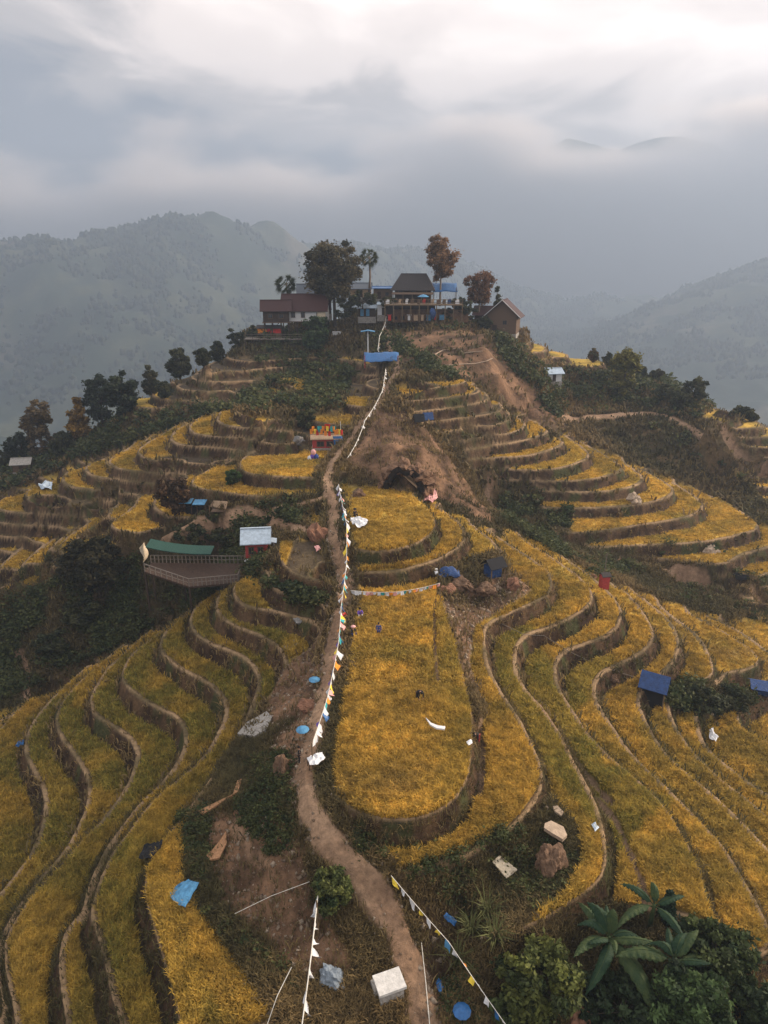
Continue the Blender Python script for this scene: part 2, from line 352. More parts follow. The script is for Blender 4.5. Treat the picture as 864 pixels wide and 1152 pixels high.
# far fall-off noise
H = H + sstep(190, 320, RG)*nz*14
EXPOSE = 1-TERR
def height(x, y):
    r, t = cell(x, y); r = min(max(r, 0), NR-1.001); t = min(max(t, 0), NT-1.001)
    i, j = int(r), int(t); fi, fj = r-i, t-j
    return float((H[i, j]*(1-fi)+H[i+1, j]*fi)*(1-fj)+(H[i, j+1]*(1-fi)+H[i+1, j+1]*fi)*fj)
def ground(px, py, tmin=15):
    """first point of the ground along the sight line through a pixel of the photograph"""
    d = ray(px, py); t = tmin; last = t
    while t < 420:
        p = d*t; p[2] += CAMZ
        if p[2] < height(p[0], p[1]): 
            a, b = last, t
            for _ in range(14):
                m = (a+b)/2; q = d*m
                if q[2]+CAMZ < height(q[0], q[1]): b = m
                else: a = m
            p = d*b; p[2] = height(p[0], p[1]); return Vector(p)
        last = t; t *= 1.002
    return None
def depth_of(p): return p[1]*CP-(p[2]-CAMZ)*SP
def mpp(p): return depth_of(p)/FPX                    # metres per photo pixel there
# ---------------------------------------------------------------- materials
def sock(n, name): return n.inputs[name]
def mat(name, col, rough=.85, noise=None, spec=.2, metal=0, bump=None, trans=0, col2=None, emit=None, two=None):
    """procedural principled material: base colour broken up by noise (scale, amount)"""
    m = bpy.data.materials.new(name); m.use_nodes = True; nt = m.node_tree; b = nt.nodes['Principled BSDF']
    b.inputs['Roughness'].default_value = rough; b.inputs['Metallic'].default_value = metal
    b.inputs['Specular IOR Level'].default_value = spec
    s, a = noise or (3.0, .25)
    tc = nt.nodes.new('ShaderNodeTexCoord'); n = nt.nodes.new('ShaderNodeTexNoise'); n.inputs['Scale'].default_value = s
    n.inputs['Detail'].default_value = 6; n.inputs['Roughness'].default_value = .65
    nt.links.new(tc.outputs['Object'], n.inputs['Vector'])
    r = nt.nodes.new('ShaderNodeValToRGB'); r.color_ramp.elements[0].position = .32; r.color_ramp.elements[1].position = .68
    c2 = col2 or tuple(c*(1+a) for c in col); c1 = tuple(c*(1-a) for c in col) if not col2 else col
    r.color_ramp.elements[0].color = (*c1, 1); r.color_ramp.elements[1].color = (*c2, 1)
    nt.links.new(n.outputs['Fac'], r.inputs['Fac']); nt.links.new(r.outputs['Color'], b.inputs['Base Color'])
    if bump:
        bp = nt.nodes.new('ShaderNodeBump'); bp.inputs['Strength'].default_value = bump[1]; bp.inputs['Distance'].default_value = .1
        n2 = nt.nodes.new('ShaderNodeTexNoise'); n2.inputs['Scale'].default_value = bump[0]; n2.inputs['Detail'].default_value = 5
        nt.links.new(tc.outputs['Object'], n2.inputs['Vector'])
        nt.links.new(n2.outputs['Fac'], bp.inputs['Height']); nt.links.new(bp.outputs['Normal'], b.inputs['Normal'])
    return m
def ground_material():
    m = bpy.data.materials.new('hillside_ground'); m.use_nodes = True; nt = m.node_tree; b = nt.nodes['Principled BSDF']
    b.inputs['Roughness'].default_value = .95; b.inputs['Specular IOR Level'].default_value = .12
    N = nt.nodes.new; L = nt.links.new
    at = N('ShaderNodeAttribute'); at.attribute_name = 'base'
    geo = N('ShaderNodeNewGeometry')
    n1 = N('ShaderNodeTexNoise'); n1.inputs['Scale'].default_value = 2.2; n1.inputs['Detail'].default_value = 10; n1.inputs['Roughness'].default_value = .72
    n2 = N('ShaderNodeTexNoise'); n2.inputs['Scale'].default_value = .12; n2.inputs['Detail'].default_value = 4
    L(geo.outputs['Position'], n1.inputs['Vector']); L(geo.outputs['Position'], n2.inputs['Vector'])
    mr = N('ShaderNodeMapRange'); mr.inputs[1].default_value = .3; mr.inputs[2].default_value = .7; mr.inputs[3].default_value = .55; mr.inputs[4].default_value = 1.45
    L(n1.outputs['Fac'], mr.inputs[0])
    mr2 = N('ShaderNodeMapRange'); mr2.inputs[1].default_value = .3; mr2.inputs[2].default_value = .7; mr2.inputs[3].default_value = .8; mr2.inputs[4].default_value = 1.2
    L(n2.outputs['Fac'], mr2.inputs[0])
    mu = N('ShaderNodeMath'); mu.operation = 'MULTIPLY'; L(mr.outputs[0], mu.inputs[0]); L(mr2.outputs[0], mu.inputs[1])
    vm = N('ShaderNodeVectorMath'); vm.operation = 'SCALE'; L(at.outputs['Color'], vm.inputs[0]); L(mu.outputs[0], vm.inputs['Scale'])
    L(vm.outputs[0], b.inputs['Base Color'])
    bp = N('ShaderNodeBump'); bp.inputs['Strength'].default_value = .8; bp.inputs['Distance'].default_value = .25
    n3 = N('ShaderNodeTexNoise'); n3.inputs['Scale'].default_value = 3.5; n3.inputs['Detail'].default_value = 9; n3.inputs['Roughness'].default_value = .7
    L(geo.outputs['Position'], n3.inputs['Vector']); L(n3.outputs['Fac'], bp.inputs['Height']); L(bp.outputs['Normal'], b.inputs['Normal'])
    return m
MG = ground_material()
# base colours of what covers the ground
def C(*c): return np.array(c)
nA = fbm(GX, GY, 14, 4, 20); nB = fbm(GX, GY, 3, 4, 21); nC = fbm(GX, GY, 30, 3, 22)
def mix(a, b, t): return a*(1-t[..., None])+b*t[..., None]
ricegold = mix(C(.50,.31,.055), C(.32,.205,.042), sstep(.3, .7, nB))
gre = sstep(.50, .72, nA*.6+nB*.4)
gpoly = blur(inpoly([(548,700),(600,700),(640,790),(720,930),(690,960),(640,890),(600,830),(560,770)]) | inpoly([(628,735),(690,735),(690,770),(640,800)]) | inpoly([(782,780),(815,770),(800,820),(785,820)]) | inpoly([(640,840),(760,900),(720,930),(650,880)]) , 6)
lshade = blur(inpoly([(-50,790),(260,650),(330,700),(300,800),(180,960),(250,1152),(-50,1200)]) & (RG < 75), 8)  # lower-left shade, painted in as darker olive rice
levt = vnoise(Q*7.31+50, th[None, :]*9+Q*3.7, 1.0, 40); levg = vnoise(Q*5.17+20, th[None, :]*7+Q*1.9, 1.0, 43)
ricegold = ricegold*(.80+.38*levt)[..., None]
ricegold = mix(ricegold, C(.26,.165,.055)*np.ones_like(ricegold), sstep(.62, .8, fbm(GX, GY, 5, 4, 45))*.55)
gre = np.clip(gre+sstep(.62, .9, levg)*.6, 0, 1)
rshade = blur(inpoly([(600,840),(864,760),(1000,760),(1000,1300),(560,1300)]) & (RG < 75), 8)  # lower-right dimming, also painted into the rice colour
gre = np.clip(gre*.55+gpoly*.75+lshade*(.30+.35*sstep(.4,.6,nB))+rshade*.38*sstep(.3,.6,nB), 0, 1)  # real green patches plus the painted shade of both lower corners
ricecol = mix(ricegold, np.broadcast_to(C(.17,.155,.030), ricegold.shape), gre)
nD = fbm(GX, GY, .8, 3, 26)
earth = mix(C(.036,.021,.012), C(.105,.062,.032), sstep(.35, .72, nB*.4+nD*.6))
earth = mix(earth, np.broadcast_to(C(.05,.05,.018), earth.shape), sstep(.55, .7, fbm(GX, GY, 2.2, 3, 28)))
clay = mix(C(.085,.050,.030), C(.20,.115,.066), sstep(.35, .7, nB))
scrub = mix(C(.042,.034,.017), C(.115,.075,.036), sstep(.3, .7, nB))
fallow = mix(C(.065,.047,.03), C(.105,.075,.042), sstep(.35, .65, nB))
liptan = mix(C(.27,.18,.10), C(.12,.088,.045), sstep(.4, .7, nB))
CLAYP = [[(390,520),(430,455),(470,470),(530,545),(560,592),(500,565),(440,548)],[(430,372),(530,368),(570,400),(560,430),(470,420),(440,400)],
 [(560,380),(590,430),(640,470),(625,490),(560,450)],[(495,672),(560,640),(610,668),(560,690),(545,740),(560,810),(530,780),(515,720)],
 [(300,690),(372,660),(350,830),(345,880),(310,900),(300,800)],[(222,905),(262,925),(300,880),(345,960),(352,1000),(400,1085),(345,1110),(300,1060),(250,1020)],[(470,1000),(520,1020),(500,1152),(470,1152)]]
CM = np.zeros(F.shape)
for p in CLAYP: CM[inpoly(p)] = 1
CM = np.clip(blur(CM, 30)*1.3-.2+(nB-.5)*1.3*(.3+blur(CM, 30)), 0, 1)
wild = mix(scrub, clay, np.clip(CM+sstep(.58, .75, nA)*.5, 0, 1))
col = mix(wild, fallow, TERR)
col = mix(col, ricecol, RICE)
col = mix(col, earth, np.clip(RISER*TERR*1.1, 0, 1))
col = mix(col, liptan, np.clip(LIP*TERR*1.0, 0, 1))
pathc = mix(C(.21,.13,.08), C(.31,.20,.125), sstep(.3, .7, nB))
col = mix(col, pathc, np.clip(PATHM+LINEM*.75*TERR+LINEM*.45*(1-TERR), 0, 1))
col = mix(col, np.broadcast_to(C(.07,.11,.03), col.shape), blur(inpoly([(657,452),(718,453),(722,462),(655,463)]) & (RG > 130), 2)*.9)
farfade = sstep(200, 300, RG); col = mix(col, np.broadcast_to(C(.05,.06,.03), col.shape), farfade)

def grid_object(name, mask, X, Y, Z, colr, material, kind):
    nr, nt = X.shape
    idx = np.arange(nr*nt).reshape(nr, nt)
    q = np.stack([idx[:-1, :-1], idx[:-1, 1:], idx[1:, 1:], idx[1:, :-1]], -1)[mask]
    used, inv = np.unique(q, return_inverse=True); q = inv.reshape(q.shape)
    co = np.stack([X.ravel()[used], Y.ravel()[used], Z.ravel()[used]], -1)
    o = fast_mesh(name, co, q.astype(np.int32), material)
    ca = o.data.color_attributes.new('base', 'FLOAT_COLOR', 'POINT')
    c = colr.reshape(-1, 3)[used]; ca.data.foreach_set('color', np.concatenate([c, np.ones((len(c), 1))], 1).astype(np.float32).ravel())
    o.data.shade_smooth(); o['kind'] = kind
    return o
def fast_mesh(name, co, faces, material=None, parent=None):
    me = bpy.data.meshes.new(name); n = len(co); f = len(faces); k = faces.shape[1]
    me.vertices.add(n); me.vertices.foreach_set('co', np.asarray(co, np.float32).ravel())
    me.loops.add(f*k); me.loops.foreach_set('vertex_index', faces.astype(np.int32).ravel())
    me.polygons.add(f); me.polygons.foreach_set('loop_start', np.arange(0, f*k, k, dtype=np.int32))
    me.update(calc_edges=True)
    if material: me.materials.append(material)
    o = bpy.data.objects.new(name, me); COL.objects.link(o)
    if parent: o.parent = parent
    return o
qm = (PATHM[:-1, :-1]+PATHM[1:, 1:])/2 > .5
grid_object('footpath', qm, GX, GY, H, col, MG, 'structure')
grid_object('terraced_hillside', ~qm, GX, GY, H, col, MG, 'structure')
# ---------------------------------------------------------------- scattered growth: rice, scrub, grass
def sample(mask_p, count):
    """random ground points; mask_p: probability weight per grid cell and per square metre"""
    area = (rad[:, None]**2)*dlr*dth*np.ones(F.shape)
    p = (mask_p*area).ravel(); s = p.sum()
    idx = rng.choice(p.size, size=count, p=p/s); i, j = np.unravel_index(idx, F.shape)
    i = np.clip(i+rng.random(count)-.5, 0, NR-1.01); j = np.clip(j+rng.random(count)-.5, 0, NT-1.01)
    i0, j0 = i.astype(int), j.astype(int); fi, fj = i-i0, j-j0
    def g(A): return (A[i0, j0]*(1-fi)+A[i0+1, j0]*fi)*(1-fj)+(A[i0, j0+1]*(1-fi)+A[i0+1, j0+1]*fi)*fj
    r = np.exp(lr[0]+i*dlr); t = TH0+j*dth
    return r*np.sin(t), r*np.cos(t), g(H), r, i0, j0
def blades(x, y, z, n, hgt, wid, lean, spread, droop=.35):
    """n bent blades per clump, each of two triangles' worth of strip (5 points, 3 triangles)"""
    k = len(x); X = np.repeat(x, n); Y = np.repeat(y, n); Z = np.repeat(z, n); m = k*n
    h = np.repeat(hgt, n)*(.65+.7*rng.random(m)); w_ = np.repeat(wid, n)*(.6+.8*rng.random(m)); a = rng.random(m)*6.283
    sp = np.repeat(spread, n) if np.ndim(spread) else spread
    X = X+(rng.random(m)-.5)*sp; Y = Y+(rng.random(m)-.5)*sp
    l = lean*(.3+rng.random(m)); dx, dy = np.cos(a)*l*h, np.sin(a)*l*h
    px_, py_ = -np.sin(a)*w_/2, np.cos(a)*w_/2
    v = np.empty((m, 5, 3))
    v[:, 0] = np.stack([X-px_, Y-py_, Z-.12*h], -1); v[:, 1] = np.stack([X+px_, Y+py_, Z-.12*h], -1)
    v[:, 2] = np.stack([X-px_*.9+dx*.4, Y-py_*.9+dy*.4, Z+h*.65], -1); v[:, 3] = np.stack([X+px_*.9+dx*.4, Y+py_*.9+dy*.4, Z+h*.65], -1)
    v[:, 4] = np.stack([X+dx, Y+dy, Z+h*(1-droop*rng.random(m))], -1)
    b = (np.arange(m)*5)[:, None]
    f = np.concatenate([b+np.array([0, 1, 3]), b+np.array([0, 3, 2]), b+np.array([2, 3, 4])])
    return v.reshape(-1, 3), f
def leaf_material(name, rough=.75, thin=.28):
    m = bpy.data.materials.new(name); m.use_nodes = True; nt = m.node_tree; b = nt.nodes['Principled BSDF']
    at = nt.nodes.new('ShaderNodeAttribute'); at.attribute_name = 'base'
    n = nt.nodes.new('ShaderNodeTexNoise'); n.inputs['Scale'].default_value = 1.3; n.inputs['Detail'].default_value = 6
    g = nt.nodes.new('ShaderNodeNewGeometry'); nt.links.new(g.outputs['Position'], n.inputs['Vector'])
    mr = nt.nodes.new('ShaderNodeMapRange'); mr.inputs[1].default_value = .3; mr.inputs[2].default_value = .7; mr.inputs[3].default_value = .6; mr.inputs[4].default_value = 1.4
    vm = nt.nodes.new('ShaderNodeVectorMath'); vm.operation = 'SCALE'
    nt.links.new(n.outputs['Fac'], mr.inputs[0]); nt.links.new(at.outputs['Color'], vm.inputs[0]); nt.links.new(mr.outputs[0], vm.inputs['Scale'])
    nt.links.new(vm.outputs[0], b.inputs['Base Color'])
    b.inputs['Roughness'].default_value = rough; b.inputs['Specular IOR Level'].default_value = .2
    tr = nt.nodes.new('ShaderNodeBsdfTranslucent'); nt.links.new(vm.outputs[0], tr.inputs['Color']); mx = nt.nodes.new('ShaderNodeMixShader'); mx.inputs[0].default_value = thin
    nt.links.new(b.outputs[0], mx.inputs[1]); nt.links.new(tr.outputs[0], mx.inputs[2]); nt.links.new(mx.outputs[0], nt.nodes['Material Output'].inputs['Surface'])
    return m
M_LEAF = leaf_material('leaf_clump'); M_STRAW = leaf_material('rice_straw', .8, .45)
def coloured(o, cols):
    ca = o.data.color_attributes.new('base', 'FLOAT_COLOR', 'POINT')
    ca.data.foreach_set('color', np.concatenate([cols, np.ones((len(cols), 1))], 1).astype(np.float32).ravel())
def scatter(name, parts, m_=None):
    vs, fs, cs, o = [], [], [], 0
    for v, f, c in parts:
        vs.append(v); fs.append(f+o); cs.append(c); o += len(v)
    ob = fast_mesh(name, np.concatenate(vs), np.concatenate(fs), m_ or M_LEAF); coloured(ob, np.concatenate(cs)); ob['kind'] = 'stuff'
    return ob
def tint(i0, j0, n, per, A, var=.35, add=None):
    c = np.repeat(A[i0, j0], n, 0); s = 1+(rng.random(len(c))-.5)*2*var; c = c*s[:, None]
    if add is not None:
        t = rng.random(len(c))[:, None]**2; c = c*(1-t*.5)+np.asarray(add)*t*.5
    return np.repeat(c, per, 0)
vis = (PX > -140) & (PX < 1004) & (PY < 1290)
P_R = []
Wr = RICE*vis
for lo, hi, cnt, n, hh, ww in ((12, 48, 80000, 5, .36, .052), (48, 78, 80000, 4, .36, .075), (78, 150, 60000, 3, .24, .12)):
    x, y, z, r, i0, j0 = sample((Wr > .93)*((RG > lo) & (RG < hi)), cnt)
    v, f = blades(x, y, z, n, np.full(cnt, hh)*(.7+.6*rng.random(cnt))*(.55+.9*fbm(x, y, 1.6, 2, 61)), np.full(cnt, ww), .75, np.full(cnt, .25+lo*.004))
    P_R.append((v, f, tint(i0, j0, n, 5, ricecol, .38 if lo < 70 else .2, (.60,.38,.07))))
scatter('rice_crop', P_R, M_STRAW)
# dry grass and scrub on the unterraced ground, on the risers' feet and along the lips
wildm = (1-TERR)*(1-PATHM)*vis*(1-CM*.93)*(1-.0*nA)
P_S = []
grs = mix(C(.070,.058,.022), C(.17,.115,.048), sstep(.35, .65, nA))
for lo, hi, cnt, n, hh, ww in ((12, 50, 26000, 5, .36, .05), (50, 110, 26000, 4, .5, .12), (110, 215, 30000, 4, .8, .30)):
    x, y, z, r, i0, j0 = sample((wildm*(.25+nA)+.22*F_RIS*(1-PATHM)*vis+.03*TERR*(1-RICE)*(1-PATHM)*vis)*((RG > lo) & (RG < hi)), cnt)
    v, f = blades(x, y, z, n, np.full(cnt, hh)*(.5+rng.random(cnt)), np.full(cnt, ww), .9, .4+lo*.01)
    P_S.append((v, f, tint(i0, j0, n, 5, grs, .4)))
scatter('wild_grass', P_S)
def leaf_cloud(centres, radii, n, leaf, cols, flat=.7, var=.35, seed=0):
    """leaves spread through ball shaped clumps: one quad leaf each, denser towards the outside"""
    k = len(centres); m = k*n; c = np.repeat(centres, n, 0); R_ = np.repeat(radii, n)
    d = rng.normal(size=(m, 3)); d /= np.linalg.norm(d, axis=1)[:, None]
    rr = R_*(rng.random(m)**.42)*np.where(rng.random(m) < .3, 1+.8*rng.random(m), 1); p = c+d*rr[:, None]*np.array([1, 1, flat])
    u = rng.normal(size=(m, 3)); u[:, 2] *= .6; u /= np.linalg.norm(u, axis=1)[:, None]
    q = np.cross(u, d+rng.normal(size=(m, 3))*.5); q /= np.linalg.norm(q, axis=1)[:, None]+1e-6
    s = np.repeat(np.broadcast_to(leaf, (k,)), n)*(.6+.8*rng.random(m))
    v = np.empty((m, 4, 3)); s = s[:, None]
    v[:, 0] = p-u*s; v[:, 1] = p+q*s*.55; v[:, 2] = p+u*s; v[:, 3] = p-q*s*.55
    cl = np.repeat(cols, n, 0)*(1+(rng.random(m)-.5)*2*var)[:, None]
    f = (np.arange(m)*4)[:, None]+np.array([0, 1, 2, 3])
    return v.reshape(-1, 3), f, np.repeat(cl, 4, 0)
# low bushes massed over the gullies and banks: nobody could count them
BUSHP = [([(0,672),(60,655),(95,640),(170,620),(200,660),(262,655),(150,720),(0,790)], 1.0, 40, 130),
 ([(300,655),(310,670),(360,684),(372,672),(350,660)], 1.2, 40, 100),
 ([(215,588),(330,560),(345,590),(300,600),(300,650),(240,640),(215,620)], .7, 60, 130),
 ([(120,470),(250,455),(390,430),(380,470),(300,452),(200,476)], .6, 120, 170),
 ([(0,470),(100,460),(140,470),(200,465),(200,478),(100,515),(0,555)], 1.0, 120, 190),
 ([(270,445),(370,395),(400,420),(340,455),(290,465)], .6, 100, 170),
 ([(432,372),(460,390),(520,425),(500,430),(450,405),(425,395)], .8, 120, 190),
 ([(560,372),(640,440),(625,480),(600,440),(560,400)], .8, 120, 190),
 ([(620,415),(760,430),(800,460),(780,470),(730,462),(720,452),(650,452),(625,440)], 1.0, 130, 200),
 ([(700,470),(760,470),(840,540),(830,556),(760,500)], .10, 110, 180),
 ([(560,565),(620,600),(640,625),(720,640),(730,650),(670,650),(600,606),(565,592)], .5, 80, 125),
 ([(590,548),(640,572),(640,590),(600,590),(560,560)], .8, 90, 130),
 ([(745,790),(762,768),(800,768),(850,785),(806,810),(790,800)], 1.3, 40, 100),
 ([(440,985),(600,925),(650,960),(640,1000),(560,1060),(640,1152),(500,1152),(490,1060)], .20, 20, 60),
 ([(200,1000),(330,1090),(400,1152),(330,1110),(240,1040)], .15, 20, 60),
 ([(262,870),(283,850),(330,850),(330,950),(300,965),(270,930)], .25, 20, 60),
 ([(200,900),(235,880),(235,1000),(205,1000)], .35, 20, 60),
 ([(395,920),(440,945),(540,935),(580,900),(560,950),(480,965),(400,950)], .35, 20, 60),
 ([(300,370),(370,380),(350,420),(290,410)], .6, 140, 190),
 ([(700,560),(864,640),(864,700),(800,690),(730,655)], .05, 80, 125),
 ([(470,300),(560,365),(500,372),(440,355)], .3, 150, 190)]
BD = np.zeros(F.shape, np.float32)
for pl, wgt, lo, hi in BUSHP: BD = np.maximum(BD, inpoly(pl)*wgt*((RG > lo) & (RG < hi)))
BD *= (1-PATHM)*(1-RICE)
P_B = []
for lo, hi, cnt, n, R_, lf in ((12, 60, 800, 60, .42, .10), (60, 110, 2600, 36, .9, .22), (110, 215, 4200, 22, 1.3, .42)):
    x, y, z, r, i0, j0 = sample(BD*(nB > .46)*((RG > lo) & (RG < hi))+1e-9, cnt)
    rd = R_*(.5+rng.random(cnt)); kk = rng.random(cnt)[:, None]
    cols = np.array([.026,.040,.014])*(1-kk)+np.array([.075,.078,.024])*kk
    P_B.append(leaf_cloud(np.stack([x, y, z+rd*.35], -1), rd, n, lf, cols))
scatter('undergrowth', P_B)
# ---------------------------------------------------------------- building helpers
class MB:
    def __init__(s): s.v = []; s.f = []
    def add(s, v, f):
        o = len(s.v); s.v += [tuple(map(float, p)) for p in v]; s.f += [tuple(i+o for i in q) for q in f]; return s
    def box(s, c, d, rz=0, rx=0, ry=0, taper=1):
        M = Euler((rx, ry, rz)).to_matrix(); v = []
        for z in (-.5, .5):
            k = taper if z > 0 else 1
            for x, y in ((-.5,-.5),(.5,-.5),(.5,.5),(-.5,.5)): v.append(Vector(c)+M @ Vector((x*d[0]*k, y*d[1]*k, z*d[2])))
        return s.add(v, [(0,3,2,1),(4,5,6,7),(0,1,5,4),(1,2,6,5),(2,3,7,6),(3,0,4,7)])
    def tube(s, P, r, n=7):
        P = [Vector(p) for p in P]; R_ = r if hasattr(r, '__len__') else [r]*len(P); v = []; f = []
        for i, p in enumerate(P):
            t = (P[min(i+1, len(P)-1)]-P[max(i-1, 0)]).normalized(); a = t.orthogonal().normalized() if i == 0 else (a-t*a.dot(t)).normalized(); b = t.cross(a)
            v += [p+(a*math.cos(6.2832*k/n)+b*math.sin(6.2832*k/n))*R_[i] for k in range(n)]
        for i in range(len(P)-1):
            f += [(i*n+k, i*n+(k+1) % n, (i+1)*n+(k+1) % n, (i+1)*n+k) for k in range(n)]
        f += [tuple(range(n-1, -1, -1)), tuple(range((len(P)-1)*n, len(P)*n))]
        return s.add(v, f)
    def blob(s, c, r, rough=.25, seed=0, sub=2, flat=0):
        b = bmesh.new(); bmesh.ops.create_icosphere(b, subdivisions=sub+(rough > .2), radius=1)
        rr = random.Random(seed); ph = [(Vector((rr.uniform(-1, 1), rr.uniform(-1, 1), rr.uniform(-1, 1))).normalized(), rr.uniform(-.2, .75)) for _ in range(14)]
        v = []
        for q in b.verts:
            d = q.co.normalized(); k = 1.0
            for n, o in ph:                      # facets cut off like broken stone
                t = d.dot(n)
                if rough > .2 and t > .3: k = min(k, (.70+.22*o)/t)
            k *= 1+rr.uniform(-1, 1)*rough*.05+(float(fbm(np.array([d.x*2.2+seed*3.1]), np.array([d.y*2.2+d.z*1.7]), 1.0, 4, 2)[0])-.5)*rough*1.5
            v.append(Vector(c)+Vector((d.x*r[0], d.y*r[1], d.z*r[2]))*k)
        f = [tuple(w.index for w in q.verts) for q in b.faces]; b.free()
        return s.add(v, f)
    def sheet(s, fn, nu, nv, th=.03):
        """a curved sheet with real thickness: fn(u,v) in 0..1"""
        v = [Vector(fn(i/nu, j/nv)) for i in range(nu+1) for j in range(nv+1)]; w = nv+1
        top = [(i*w+j, (i+1)*w+j, (i+1)*w+j+1, i*w+j+1) for i in range(nu) for j in range(nv)]
        n = len(v); v2 = [p-Vector((0, 0, th)) for p in v]
        f = top+[tuple(n+k for k in reversed(q)) for q in top]
        rim = [i*w for i in range(nu+1)]+[nu*w+j for j in range(1, nv+1)]+[i*w+nv for i in range(nu-1, -1, -1)]+[j for j in range(nv-1, 0, -1)]
        for a, b in zip(rim, rim[1:]+rim[:1]): f.append((b, a, a+n, b+n))
        return s.add(v+v2, f)
    def build(s, name, material, parent=None, smooth=False, label=None):
        me = bpy.data.meshes.new(name); me.from_pydata(s.v, [], s.f); me.update()
        if smooth: me.shade_smooth()
        me.materials.append(material); o = bpy.data.objects.new(name, me); COL.objects.link(o)
        if parent: o.parent = parent
        if label: o['label'] = label
        return o
def thing(name, label, cat, loc=(0,0,0), rz=0, group=None):
    o = bpy.data.objects.new(name, None); COL.objects.link(o); o.location = loc; o.rotation_euler = (0, 0, rz); o.empty_display_size = .3
    o['label'] = label; o['category'] = cat
    if group: o['group'] = group
    return o
def tag(o, label, cat, group=None, loc=None, rz=None):
    o['label'] = label; o['category'] = cat
    if group: o['group'] = group
    if loc is not None: o.location = loc
    if rz is not None: o.rotation_euler = (0, 0, rz)
    return o
def place(px, py):
    for k in range(60):
        g = ground(px, py+k)
        if g and g.length < 260: return g
    return Vector(at_z(px, py, 30))
def above(px, py, h):
    """the point on the sight line that stands h metres over the ground"""
    d = ray(px, py); t = 15.0
    while t < 320:
        p = d*t; p[2] += CAMZ
        if p[2]-height(p[0], p[1]) < h: return Vector(p)
        t *= 1.002
    return Vector(p)
def copy_thing(o, label, loc, rz=None, scale=None, group=None):
    c = o.copy(); COL.objects.link(c); c['label'] = label; c.location = loc
    if rz is not None: c.rotation_euler = (0, 0, rz)
    if scale: c.scale = (scale,)*3
    if group: c['group'] = group
    for ch in list(o.children):
        d = ch.copy(); COL.objects.link(d); d.parent = c
        for g in list(ch.children):
            e_ = g.copy(); COL.objects.link(e_); e_.parent = d
    return c
def skin(name, verts, edges, radii, material, parent, lev_=2):
    me = bpy.data.meshes.new(name); me.from_pydata(verts, edges, []); me.update()
    o = bpy.data.objects.new(name, me); COL.objects.link(o); o.parent = parent
    m = o.modifiers.new('skin', 'SKIN'); m.use_smooth_shade = True
    for v, r in zip(me.skin_vertices[0].data, radii): v.radius = (r, r*.85)
    me.skin_vertices[0].data[0].use_root = True
    s_ = o.modifiers.new('sub', 'SUBSURF'); s_.levels = lev_; s_.render_levels = lev_
    me.materials.append(material); return o
